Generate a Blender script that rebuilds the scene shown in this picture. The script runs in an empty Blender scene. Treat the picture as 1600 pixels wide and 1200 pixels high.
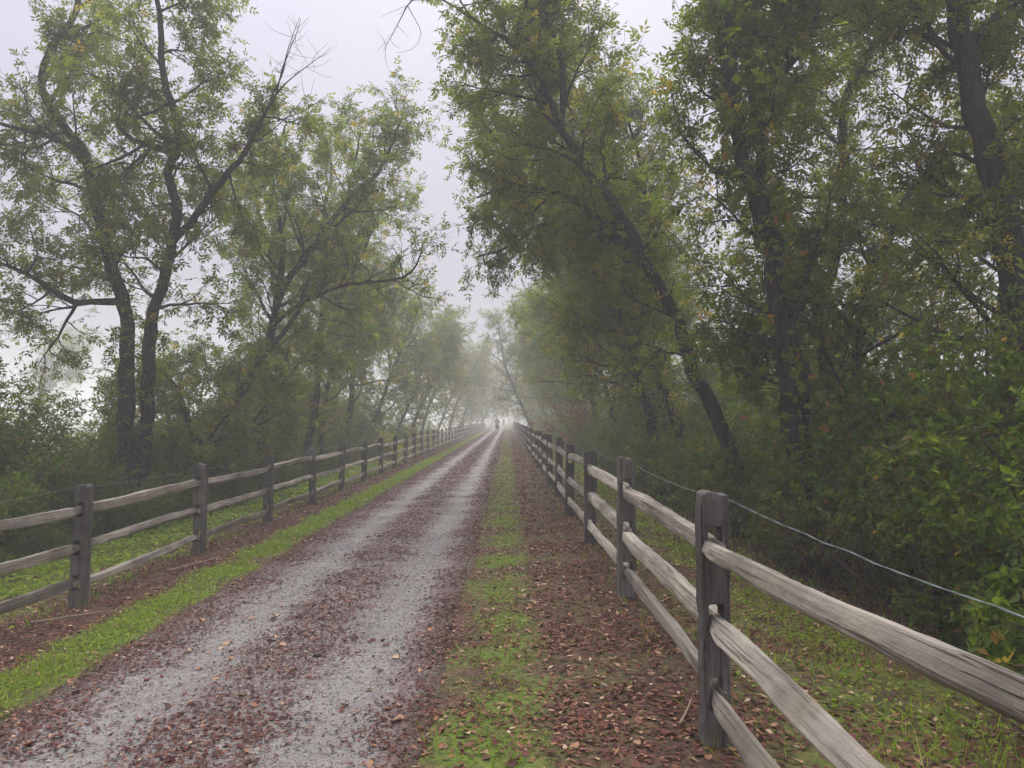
import bpy, bmesh, math, random
import numpy as np
from mathutils import Vector, Matrix

R = math.radians
scene = bpy.context.scene
col = scene.collection

# ------------------------------------------------------------------ camera
CAM_H = 1.61
F_PX = 1202.0            # focal length in pixels of the 1600 px wide photograph
VPX, VPY = 793.0, 655.0  # vanishing point of the trail in the photograph
cam_d = bpy.data.cameras.new('camera')
cam = bpy.data.objects.new('camera', cam_d)
col.objects.link(cam)
cam_d.sensor_width = 36.0
cam_d.lens = F_PX / 1600.0 * 36.0
cam_d.clip_start = 0.05
cam_d.clip_end = 3000
cam.location = (0, 0, CAM_H)
cam.rotation_euler = (R(90) + math.atan(55 / F_PX), 0, -math.atan(7 / F_PX))
scene.camera = cam

# ------------------------------------------------------------------ world: foggy overcast sky
SUN_EL, SUN_AZ = 46.0, 3.0
world = bpy.data.worlds.new('World')
scene.world = world
world.use_nodes = True
nt = world.node_tree
nt.nodes.clear()
wo = nt.nodes.new('ShaderNodeOutputWorld')
bg = nt.nodes.new('ShaderNodeBackground')
sky = nt.nodes.new('ShaderNodeTexSky')
sky.sky_type = 'NISHITA'
sky.sun_disc = False
sky.sun_elevation = R(SUN_EL)
sky.sun_rotation = R(SUN_AZ)
sky.dust_density = 6.0
sky.air_density = 1.2
# even overcast dome: luminance grows from horizon to zenith as (1 + 2 sin e) / 3
tc = nt.nodes.new('ShaderNodeTexCoord')
sep = nt.nodes.new('ShaderNodeSeparateXYZ')
nt.links.new(tc.outputs['Generated'], sep.inputs[0])
mx = nt.nodes.new('ShaderNodeMath'); mx.operation = 'MAXIMUM'; mx.inputs[1].default_value = 0.0
nt.links.new(sep.outputs['Z'], mx.inputs[0])
ma = nt.nodes.new('ShaderNodeMath'); ma.operation = 'MULTIPLY_ADD'
ma.inputs[1].default_value = 0.66; ma.inputs[2].default_value = 0.34
nt.links.new(mx.outputs[0], ma.inputs[0])
vm = nt.nodes.new('ShaderNodeVectorMath'); vm.operation = 'SCALE'
vm.inputs[0].default_value = (6.7, 6.7, 8.1)
nt.links.new(ma.outputs[0], vm.inputs['Scale'])
mixc = nt.nodes.new('ShaderNodeMix'); mixc.data_type = 'RGBA'
mixc.inputs['Factor'].default_value = 0.95
nt.links.new(sky.outputs[0], mixc.inputs[6])
nt.links.new(vm.outputs[0], mixc.inputs[7])
nt.links.new(mixc.outputs[2], bg.inputs['Color'])
bg.inputs['Strength'].default_value = 0.05
nt.links.new(bg.outputs[0], wo.inputs[0])

# ------------------------------------------------------------------ sun behind the fog: very soft
sd = bpy.data.lights.new('sun', 'SUN')
sd.energy = 1.5
sd.angle = R(70)
sd.color = (1.0, 0.97, 0.93)
sun = bpy.data.objects.new('sun', sd)
col.objects.link(sun)
el, az = R(SUN_EL), R(SUN_AZ)
to_sun = Vector((math.sin(az) * math.cos(el), math.cos(az) * math.cos(el), math.sin(el)))
sun.rotation_euler = to_sun.to_track_quat('Z', 'Y').to_euler()
sun.location = to_sun * 60

# ------------------------------------------------------------------ view + sampling
vs = scene.view_settings
vs.view_transform = 'Standard'
vs.look = 'None'
vs.exposure = 1.75
vs.gamma = 1.0
vs.use_curve_mapping = False
cy = scene.cycles
cy.max_bounces = 8
cy.diffuse_bounces = 5
cy.glossy_bounces = 2
cy.transmission_bounces = 3
cy.volume_bounces = 3
cy.transparent_max_bounces = 4
cy.use_denoising = True
cy.use_adaptive_sampling = True
cy.adaptive_threshold = 0.03
cy.sample_clamp_indirect = 4.0
try:
    cy.denoiser = 'OPENIMAGEDENOISE'
    cy.denoising_prefilter = 'ACCURATE'
except Exception:
    pass

# ------------------------------------------------------------------ helpers
def tag(o, label=None, cat=None, group=None, kind=None):
    if label: o['label'] = label
    if cat: o['category'] = cat
    if group: o['group'] = group
    if kind: o['kind'] = kind
    return o

def link(name, me, mat=None, parent=None):
    o = bpy.data.objects.new(name, me)
    col.objects.link(o)
    if mat is not None and me is not None and len(me.materials) == 0:
        me.materials.append(mat)
    if parent: o.parent = parent
    return o

def empty(name, loc=(0, 0, 0), rz=0.0, sc=1.0):
    o = bpy.data.objects.new(name, None)
    col.objects.link(o)
    o.empty_display_size = 0.2
    o.location = loc
    o.rotation_euler = (0, 0, rz)
    o.scale = (sc, sc, sc)
    return o

def np_mesh(name, V, F, smooth=True, tint=None):
    """V (n,3); F (m,k) all the same k"""
    me = bpy.data.meshes.new(name)
    V = np.asarray(V, dtype=np.float32); F = np.asarray(F, dtype=np.int32)
    m, k = F.shape
    me.vertices.add(len(V)); me.vertices.foreach_set('co', V.ravel())
    me.loops.add(m * k); me.loops.foreach_set('vertex_index', F.ravel())
    me.polygons.add(m)
    me.polygons.foreach_set('loop_start', np.arange(0, m * k, k, dtype=np.int32))
    me.polygons.foreach_set('loop_total', np.full(m, k, dtype=np.int32))
    me.polygons.foreach_set('use_smooth', np.full(m, smooth, dtype=bool))
    if tint is not None:
        a = me.attributes.new('tint', 'FLOAT', 'POINT')
        a.data.foreach_set('value', np.asarray(tint, dtype=np.float32).ravel())
    me.update(calc_edges=True)
    return me

_rs = np.random.RandomState(7)
_W = [(_rs.uniform(-1, 1, 2) * f, _rs.uniform(0, 6.28), a) for f, a in
      ((0.25, .5), (0.4, .4), (0.7, .35), (1.3, .3), (2.1, .22), (3.7, .18), (6.1, .13), (9.7, .1))]
def snoise(x, y, lo=0, hi=8):
    s = 0
    for w, p, a in _W[lo:hi]:
        s = s + a * np.sin(w[0] * 6.28 * x + w[1] * 6.28 * y + p)
    return s

PX = np.array([-900, -16, -12, -9, -7, -5.2, -4.27, -3.6, -2.95, -2.1, -1.55, -.95, -.4, .3, 1.05, 1.8, 2.8, 4.2, 6.5, 9, 14, 900.])
PZ = np.array([-1.3, -1.3, -1.1, -.8, -.52, -.33, -.24, -.19, -.14, -.12, -.085, -.085, -.05, -.025, 0, -.05, -.2, -.42, -.7, -.95, -1.2, -1.2])
def gz(x, y):
    x = np.asarray(x, float); y = np.asarray(y, float)
    z = np.interp(x, PX, PZ)
    off = np.clip((np.abs(x + 1.65) - 1.4) / 3.0, 0.0, 1.0)
    return z + 0.035 * off * snoise(x, y, 1, 5) + 0.006 * snoise(x * 1.7, y * 1.7, 4, 8)

# ------------------------------------------------------------------ materials
class N:
    """tiny node builder"""
    def __init__(s, name):
        s.m = bpy.data.materials.new(name); s.m.use_nodes = True
        s.t = s.m.node_tree; s.t.nodes.clear()
        s.out = s.t.nodes.new('ShaderNodeOutputMaterial')
    def n(s, typ, **kw):
        nd = s.t.nodes.new('ShaderNode' + typ)
        for k, v in kw.items():
            if k.startswith('i_'):
                key = k[2:].replace('_', ' ')
                nd.inputs[key].default_value = v
            else:
                setattr(nd, k, v)
        return nd
    def l(s, a, b): s.t.links.new(a, b)
    def ramp(s, fac, stops, interp='LINEAR'):
        r = s.n('ValToRGB'); e = r.color_ramp.elements
        r.color_ramp.interpolation = interp
        while len(e) < len(stops): e.new(0.5)
        for i, (p, c) in enumerate(stops):
            e[i].position = p; e[i].color = (*c, 1) if len(c) == 3 else c
        s.l(fac, r.inputs[0]); return r.outputs[0]
    def noise(s, vec, scale, detail=4, rough=.6, out='Fac'):
        n = s.n('TexNoise'); n.inputs['Scale'].default_value = scale
        n.inputs['Detail'].default_value = detail; n.inputs['Roughness'].default_value = rough
        s.l(vec, n.inputs['Vector']); return n.outputs[out]
    def math(s, op, a, b=None, c=None, clamp=False):
        n = s.n('Math', operation=op); n.use_clamp = clamp
        for i, v in enumerate((a, b, c)):
            if v is None: continue
            if isinstance(v, (int, float)): n.inputs[i].default_value = v
            else: s.l(v, n.inputs[i])
        return n.outputs[0]
    def mix(s, f, a, b, blend='MIX'):
        n = s.n('Mix', data_type='RGBA', blend_type=blend)
        for k, v in ((0, f), (6, a), (7, b)):
            if isinstance(v, (int, float)): n.inputs[k].default_value = v
            elif isinstance(v, tuple): n.inputs[k].default_value = (*v, 1)
            else: s.l(v, n.inputs[k])
        return n.outputs[2]
    def mapping(s, vec, scale=(1, 1, 1), loc=(0, 0, 0)):
        m = s.n('Mapping'); m.inputs['Scale'].default_value = scale; m.inputs['Location'].default_value = loc
        s.l(vec, m.inputs[0]); return m.outputs[0]
    def bump(s, h, strength, dist):
        b = s.n('Bump'); b.inputs['Strength'].default_value = strength; b.inputs['Distance'].default_value = dist
        s.l(h, b.inputs['Height']); return b.outputs[0]
    def pbr(s, color, rough=.8, spec=.3, normal=None):
        p = s.n('BsdfPrincipled')
        if isinstance(color, tuple): p.inputs['Base Color'].default_value = (*color, 1)
        else: s.l(color, p.inputs['Base Color'])
        if isinstance(rough, (int, float)): p.inputs['Roughness'].default_value = rough
        else: s.l(rough, p.inputs['Roughness'])
        p.inputs['Specular IOR Level'].default_value = spec
        if normal is not None: s.l(normal, p.inputs['Normal'])
        return p
    def done(s, sh):
        s.l(sh.outputs[0], s.out.inputs['Surface']); return s.m

def leaf_material(name, stops, trans=0.48, rough=.55, hue_amt=0.35, alt=(0.14, 0.13, 0.025), tr_gain=2.5):
    k = N(name)
    a = k.n('Attribute', attribute_name='tint')
    oi = k.n('ObjectInfo')
    base = k.ramp(a.outputs['Fac'], stops)
    f = k.math('MULTIPLY', oi.outputs['Random'], hue_amt)
    c = k.mix(f, base, alt)
    p = k.pbr(c, rough, .12)
    tr = k.n('BsdfTranslucent')
    tcx = k.mix(1.0, c, (tr_gain, tr_gain * 1.06, tr_gain * .45), 'MULTIPLY')
    k.l(tcx, tr.inputs['Color'])
    ms = k.n('MixShader'); ms.inputs[0].default_value = trans
    k.l(p.outputs[0], ms.inputs[1]); k.l(tr.outputs[0], ms.inputs[2])
    return k.done(ms)

M = {}
M['leaf'] = leaf_material('tree_leaf', [(0, (.055, .080, .018)), (.35, (.084, .115, .024)), (.7, (.120, .148, .030)), (.93, (.17, .175, .04)), (1, (.30, .19, .05))])
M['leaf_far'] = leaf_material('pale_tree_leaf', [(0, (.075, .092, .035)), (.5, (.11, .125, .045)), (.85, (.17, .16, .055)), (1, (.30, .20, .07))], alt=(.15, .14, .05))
M['leaf_vine'] = leaf_material('vine_leaf', [(0, (.06, .09, .022)), (.6, (.10, .15, .03)), (.95, (.17, .19, .04)), (1, (.32, .10, .04))])
M['leaf_shrub'] = leaf_material('shrub_leaf', [(0, (.045, .075, .016)), (.4, (.075, .112, .022)), (.8, (.115, .148, .032)), (.95, (.155, .172, .04)), (1, (.25, .13, .05))], hue_amt=.25, alt=(.10, .105, .025))
M['leaf_red'] = leaf_material('red_leaf', [(0, (.10, .045, .035)), (.5, (.17, .065, .05)), (1, (.22, .13, .06))], hue_amt=.1, alt=(.2, .08, .05))
M['leaf_yellow'] = leaf_material('yellow_leaf', [(0, (.16, .17, .03)), (.6, (.28, .26, .04)), (1, (.36, .28, .05))], hue_amt=.1)
M['grass'] = leaf_material('grass_blade', [(0, (.085, .115, .022)), (.4, (.155, .215, .032)), (.75, (.23, .30, .045)), (.95, (.30, .31, .075)), (1, (.40, .33, .14))], trans=.35, rough=.6, hue_amt=0.0)
M['litter'] = leaf_material('fallen_leaf_skin', [(0, (.050, .022, .020)), (.30, (.105, .038, .033)), (.55, (.175, .064, .047)), (.74, (.26, .115, .07)), (.88, (.40, .20, .11)), (1, (.60, .42, .27))], trans=.08, rough=.6, hue_amt=0.0, tr_gain=1.0)

def bark(name, c0, c1, moss=.15):
    k = N(name); tcn = k.n('TexCoord')
    v = k.mapping(tcn.outputs['Object'], (12, 12, 2.4))
    n1 = k.noise(v, 1.6, 6, .7)
    n2 = k.noise(tcn.outputs['Object'], 1.1, 3)
    c = k.ramp(n1, [(.3, c0), (.7, c1)])
    mf = k.ramp(n2, [(.52, (0, 0, 0)), (.7, (moss, moss, moss))])
    c = k.mix(mf, c, (.07, .085, .03))
    return k.done(k.pbr(c, .9, .15, k.bump(n1, 1.0, .05)))
M['bark'] = bark('dark_bark', (.012, .010, .009), (.075, .066, .058), .3)
M['bark_pale'] = bark('grey_bark', (.055, .052, .048), (.13, .12, .11))
M['twig'] = N('dead_twig_wood'); M['twig'] = M['twig'].done(M['twig'].pbr((.13, .095, .078), .9, .1))
M['cane'] = N('red_brown_cane'); M['cane'] = M['cane'].done(M['cane'].pbr((.12, .07, .055), .85, .15))
M['pale_stick'] = N('pale_broken_wood'); M['pale_stick'] = M['pale_stick'].done(M['pale_stick'].pbr((.36, .27, .18), .85, .15))

def wood(name, dark, mid, light, lichen, axis):
    k = N(name); tcn = k.n('TexCoord'); oi = k.n('ObjectInfo')
    off = k.n('VectorMath', operation='SCALE'); off.inputs[0].default_value = (7, 5, 9)
    k.l(oi.outputs['Random'], off.inputs['Scale'])
    ad = k.n('VectorMath', operation='ADD')
    k.l(tcn.outputs['Object'], ad.inputs[0]); k.l(off.outputs[0], ad.inputs[1])
    pos = ad.outputs[0]
    sc = [46, 46, 46]; sc[axis] = 1.9
    g = k.noise(k.mapping(pos, tuple(sc)), 1.0, 8, .72)
    sc3 = [75, 75, 75]; sc3[axis] = 1.1
    crack = k.ramp(k.noise(k.mapping(pos, tuple(sc3)), 1.0, 2, .5), [(.30, (0, 0, 0)), (.40, (1, 1, 1))])
    sc2 = [9, 9, 9]; sc2[axis] = .8
    g2 = k.noise(k.mapping(pos, tuple(sc2)), 1.0, 4, .6)
    blot = k.noise(pos, 3.2, 5, .6)
    c = k.ramp(g, [(.28, dark), (.5, mid), (.74, light)])
    c2 = k.ramp(g2, [(.3, dark), (.6, light)])
    c = k.mix(.4, c, c2)
    lf = k.ramp(blot, [(.50, (0, 0, 0)), (.66, (.55, .55, .55))])
    c = k.mix(lf, c, lichen)
    stain = k.ramp(k.noise(pos, 1.3, 4), [(.36, (.45, .43, .43)), (.6, (1, 1, 1))])
    c = k.mix(.8, c, stain, 'MULTIPLY')
    br = k.ramp(oi.outputs['Random'], [(0, (.75, .75, .75)), (1, (1.15, 1.15, 1.15))])
    c = k.mix(1.0, c, br, 'MULTIPLY')
    c = k.mix(k.math('MULTIPLY_ADD', crack, -.75, .75), c, dark)
    h = k.math('ADD', k.math('ADD', k.math('MULTIPLY', g, .7), k.math('MULTIPLY', g2, .6)), k.math('MULTIPLY', crack, .7))
    lump = k.noise(pos, 7, 4, .6)
    h = k.math('ADD', h, k.math('MULTIPLY', lump, 1.2))
    return k.done(k.pbr(c, .82, .2, k.bump(h, 1.0, .018)))
M['rail'] = wood('weathered_rail_wood', (.14, .12, .10), (.40, .35, .29), (.66, .58, .475), (.50, .45, .30), 1)
M['post'] = wood('dark_weathered_post_wood', (.045, .040, .038), (.135, .12, .112), (.27, .243, .222), (.19, .18, .135), 2)
kw = N('galvanised_wire'); M['wire'] = kw.done(kw.pbr((.20, .235, .24), .55, .3)); 
M['wire'].node_tree.nodes['Principled BSDF'].inputs['Metallic'].default_value = .35

# ---- ground (soil, leaf mould, moss) : one sheet
def ground_material():
    k = N('leaf_mould_soil'); tcn = k.n('TexCoord'); P = tcn.outputs['Object']
    sp = k.n('SeparateXYZ'); k.l(P, sp.inputs[0]); x = sp.outputs['X']
    wob = k.math('MULTIPLY_ADD', k.noise(P, .9, 4), 1.0, -.5)
    xw = k.math('ADD', x, k.math('MULTIPLY', wob, .8))
    fine = k.noise(P, 22, 5, .7)
    mid = k.noise(P, 4.5, 5, .65)
    litter = k.ramp(fine, [(.28, (.030, .021, .016)), (.45, (.095, .052, .038)), (.58, (.17, .092, .062)), (.72, (.28, .175, .115))])
    litter = k.mix(k.ramp(mid, [(.4, (0, 0, 0)), (.62, (.55, .55, .55))]), litter, (.045, .032, .022))
    green = k.ramp(fine, [(.3, (.055, .080, .016)), (.5, (.125, .175, .028)), (.7, (.20, .25, .045))])
    field = k.ramp(mid, [(.35, (.09, .12, .035)), (.65, (.16, .17, .06))])
    def band(c, w, soft):
        d = k.math('ABSOLUTE', k.math('SUBTRACT', xw, c))
        m = k.n('MapRange'); m.inputs['From Min'].default_value = w; m.inputs['From Max'].default_value = w + soft
        m.inputs['To Min'].default_value = 1; m.inputs['To Max'].default_value = 0; k.l(d, m.inputs[0]); return m.outputs[0]
    b = k.math('MAXIMUM', band(-3.25, .22, .3), band(-.08, .14, .34))
    b = k.math('MAXIMUM', b, k.math('MULTIPLY', band(-5.9, 1.0, .7), .7))
    b = k.math('MAXIMUM', b, k.math('MULTIPLY', band(2.3, .7, .6), .7))
    b = k.math('MAXIMUM', b, k.math('MULTIPLY', band(.5, .3, .4), .28))
    patch = k.ramp(k.noise(P, 1.7, 4, .6), [(.36, (0, 0, 0)), (.56, (1, 1, 1))])
    b = k.math('MULTIPLY', b, patch)
    c = k.mix(b, litter, green)
    far = k.n('MapRange'); far.inputs['From Min'].default_value = 9; far.inputs['From Max'].default_value = 16
    k.l(k.math('ABSOLUTE', k.math('ADD', x, 1.5)), far.inputs[0])
    c = k.mix(far.outputs[0], c, field)
    h = k.math('ADD', fine, mid)
    return k.done(k.pbr(c, .9, .2, k.bump(h, .8, .03)))
M['ground'] = ground_material()

def trail_material():
    k = N('crushed_stone'); tcn = k.n('TexCoord'); P = tcn.outputs['Object']
    sp = k.n('SeparateXYZ'); k.l(P, sp.inputs[0]); x = sp.outputs['X']
    wob = k.math('MULTIPLY_ADD', k.noise(P, .8, 5), 1.0, -.5)
    xw = k.math('ADD', x, k.math('MULTIPLY', wob, .8))
    grit = k.noise(P, 120, 3, .75)
    mid = k.noise(P, 9, 5, .65)
    big = k.noise(P, 1.3, 4, .6)
    stone = k.ramp(grit, [(.3, (.15, .139, .126)), (.5, (.305, .283, .256)), (.7, (.48, .448, .41))])
    stone = k.mix(k.ramp(big, [(.35, (.0, .0, .0)), (.7, (.35, .35, .35))]), stone, (.14, .125, .118))
    # crumbled leaf: away from the two wheel tracks
    def track(c):
        d = k.math('ABSOLUTE', k.math('SUBTRACT', xw, c))
        m = k.n('MapRange', interpolation_type='SMOOTHSTEP'); m.inputs['From Min'].default_value = .02; m.inputs['From Max'].default_value = .42
        k.l(d, m.inputs[0]); return m.outputs[0]
    t = k.math('MINIMUM', track(-2.18), track(-.98))
    t = k.math('SUBTRACT', t, .12)
    crumb = k.noise(P, 26, 4, .7)
    yfar = k.n('MapRange'); yfar.inputs['From Min'].default_value = 6; yfar.inputs['From Max'].default_value = 26
    yfar.inputs['To Min'].default_value = 0.11; yfar.inputs['To Max'].default_value = .235
    k.l(sp.outputs['Y'], yfar.inputs[0])
    thr = k.math('ADD', k.math('MULTIPLY', t, yfar.outputs[0]), k.math('MULTIPLY_ADD', mid, .35, -.2))
    ed = k.n('Attribute', attribute_name='tint')
    edge = k.math('MULTIPLY', ed.outputs['Fac'], .20)
    f = k.math('ADD', k.math('ADD', crumb, thr), edge)
    mask = k.ramp(f, [(.47, (0, 0, 0)), (.70, (.85, .85, .85))])
    red = k.ramp(k.noise(P, 60, 3), [(.35, (.072, .028, .029)), (.55, (.165, .066, .064)), (.75, (.27, .14, .12))])
    c = k.mix(mask, stone, red)
    soil = k.ramp(k.noise(P, 34, 4, .7), [(.3, (.05, .036, .026)), (.5, (.10, .075, .05)), (.7, (.16, .125, .085))])
    c = k.mix(k.ramp(k.math('ADD', k.math('MULTIPLY', ed.outputs['Fac'], .9), k.math('MULTIPLY_ADD', mid, 1.2, -.6)), [(.42, (0, 0, 0)), (.7, (1, 1, 1))]), c, soil)
    h = k.math('ADD', k.math('ADD', k.math('MULTIPLY', grit, .4), k.math('MULTIPLY', crumb, .8)), k.math('MULTIPLY', k.noise(P, 11, 3, .6), 2.2))
    rg = k.ramp(big, [(.3, (.62, .62, .62)), (.7, (.85, .85, .85))])
    return k.done(k.pbr(c, rg, .2, k.bump(h, .9, .02)))
M['trail'] = trail_material()

def plain(name, c, rough=.8, spec=.2):
    k = N(name); tcn = k.n('TexCoord')
    n = k.noise(tcn.outputs['Object'], 18, 3)
    cc = k.mix(k.ramp(n, [(.3, (0, 0, 0)), (.7, (.35, .35, .35))]), c, tuple(v * .7 for v in c))
    return k.done(k.pbr(cc, rough, spec))

# ------------------------------------------------------------------ ground + trail
def axis_grid(segs):
    out = []
    for a, b, n in segs: out.append(np.linspace(a, b, n, endpoint=False))
    out.append([segs[-1][1]]); return np.concatenate(out)
gxs = axis_grid([(-420, -60, 12), (-60, -14, 24), (-14, -7, 28), (-7, 4, 130), (4, 12, 36), (12, 60, 24), (60, 420, 12)])
gys = axis_grid([(-60, -4, 14), (-4, 0, 14), (0, 14, 130), (14, 40, 110), (40, 120, 100), (120, 600, 40)])
def sheet(name, xs, ys, zf, mat):
    X, Y = np.meshgrid(xs, ys); Z = zf(X, Y)
    nx, ny = len(xs), len(ys)
    idx = np.arange(nx * ny).reshape(ny, nx)
    F = np.stack([idx[:-1, :-1], idx[:-1, 1:], idx[1:, 1:], idx[1:, :-1]], -1).reshape(-1, 4)
    return link(name, np_mesh(name, np.stack([X, Y, Z], -1).reshape(-1, 3), F), mat)
def gsink(X, Y):
    z = gz(X, Y)
    w = np.clip((1.20 - np.abs(X + 1.67)) / .15, 0, 1)
    return z - .04 * w
ground = tag(sheet('ground', gxs, gys, gsink, M['ground']), 'leaf-strewn soil and rough ground around the trail', kind='structure')

def rut(X): return -.018 * np.exp(-((X + 2.18) / .22) ** 2) - .018 * np.exp(-((X + .98) / .22) ** 2)
txs = np.linspace(0, 1, 56)
tys = axis_grid([(-4, 1, 20), (1, 12, 220), (12, 40, 160), (40, 320, 120)])
T, Y = np.meshgrid(txs, tys)
xl = -2.97 + .10 * snoise(Y * .5, Y * .31, 2, 8) * .8
xr = -.40 + .10 * snoise(Y * .43 + 7, Y * .37, 2, 8) * .8
X = xl + (xr - xl) * T
edge = np.minimum(T, 1 - T)
Z = gz(X, Y) + .010 + rut(X) + .009 * snoise(X * 3, Y * 3, 4, 8) - .05 * np.clip(1 - edge / .02, 0, 1)
idx = np.arange(T.size).reshape(T.shape)
F = np.stack([idx[:-1, :-1], idx[:-1, 1:], idx[1:, 1:], idx[1:, :-1]], -1).reshape(-1, 4)
trail = link('gravel_trail', np_mesh('gravel_trail', np.stack([X, Y, Z], -1).reshape(-1, 3), F, tint=np.clip(1 - edge * 2.55 / .38, 0, 1)), M['trail'])
tag(trail, 'straight grey crushed-stone trail strewn with dark red leaves', kind='structure')
def tz(x, y):
    return np.where(np.abs(np.asarray(x) + 1.68) < 1.2, gz(x, y) + .010 + rut(np.asarray(x)), gz(x, y))

# ------------------------------------------------------------------ tree building
def unit(v):
    v = np.asarray(v, float); return v / (np.linalg.norm(v, axis=-1, keepdims=True) + 1e-9)

def resample(pts, step):
    """Catmull-Rom through pts"""
    P = np.asarray(pts, float)
    P = np.vstack([2 * P[0] - P[1], P, 2 * P[-1] - P[-2]])
    out = []
    for i in range(1, len(P) - 2):
        p0, p1, p2, p3 = P[i - 1:i + 3]
        n = max(2, int(np.linalg.norm(p2 - p1) / step))
        t = np.linspace(0, 1, n, endpoint=False)[:, None]
        out.append(.5 * ((2 * p1) + (-p0 + p2) * t + (2 * p0 - 5 * p1 + 4 * p2 - p3) * t ** 2 + (-p0 + 3 * p1 - 3 * p2 + p3) * t ** 3))
    out.append(P[-2][None]); return np.vstack(out)

class Tubes:
    def __init__(s): s.V = []; s.F = []; s.n = 0
    def add(s, pts, rad, sides, rng=None, rough=0.0):
        pts = np.asarray(pts, float); rad = np.asarray(rad, float)
        n = len(pts)
        tan = unit(np.gradient(pts, axis=0))
        ref = np.array([.37, .21, .9]) if abs(tan[:, 2]).mean() < .8 else np.array([.9, .4, .1])
        a = unit(np.cross(tan, ref)); b = np.cross(tan, a)
        th = np.linspace(0, 2 * math.pi, sides, endpoint=False)
        rr = np.repeat(rad[:, None], sides, 1)
        if rng is not None and rough > 0:
            lob = 1 + rough * np.sin(th * 3 + rng.uniform(0, 6))[None] * .7
            rr = rr * lob * (1 + rough * rng.normal(0, 1, (n, sides)))
        V = pts[:, None] + rr[..., None] * (np.cos(th)[None, :, None] * a[:, None] + np.sin(th)[None, :, None] * b[:, None])
        i = np.arange(n * sides).reshape(n, sides) + s.n
        j = np.roll(i, -1, 1)
        s.F.append(np.stack([i[:-1], j[:-1], j[1:], i[1:]], -1).reshape(-1, 4))
        s.V.append(V.reshape(-1, 3)); s.n += n * sides
    def mesh(s, name): return np_mesh(name, np.vstack(s.V), np.vstack(s.F))

class Leaves:
    """leaf blades: 4 corners folded along the midrib, two triangles"""
    def __init__(s): s.V = []; s.T = []; s.n = 0
    def add(s, base, axis, nrm, length, width, tint, fold=.12):
        m = len(base)
        axis = unit(axis); side = unit(np.cross(nrm, axis)); up = np.cross(axis, side)
        L = np.broadcast_to(length, (m,))[:, None]; W = np.broadcast_to(width, (m,))[:, None]
        c = base + axis * L * .42
        v = np.stack([base, c + side * W * .5 + up * W * fold, base + axis * L, c - side * W * .5 + up * W * fold], 1)
        s.V.append(v.reshape(-1, 3)); s.T.append(np.repeat(tint, 4)); s.n += m
    def mesh(s, name):
        V = np.vstack(s.V); k = np.arange(s.n)[:, None] * 4
        F = np.concatenate([k + np.array([[0, 2, 1]]), k + np.array([[0, 3, 2]])])
        return np_mesh(name, V, F, smooth=False, tint=np.concatenate(s.T))

def walk(rng, start, d, length, n, wob, up):
    pts = [np.array(start, float)]; d = unit(d); st = length / n
    for i in range(n):
        d = unit(d + rng.normal(0, wob, 3) + np.array([0, 0, up]))
        pts.append(pts[-1] + d * st)
    return np.array(pts)

def perp(rng, t):
    v = rng.normal(0, 1, 3); v -= t * v.dot(t); return unit(v)

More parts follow.
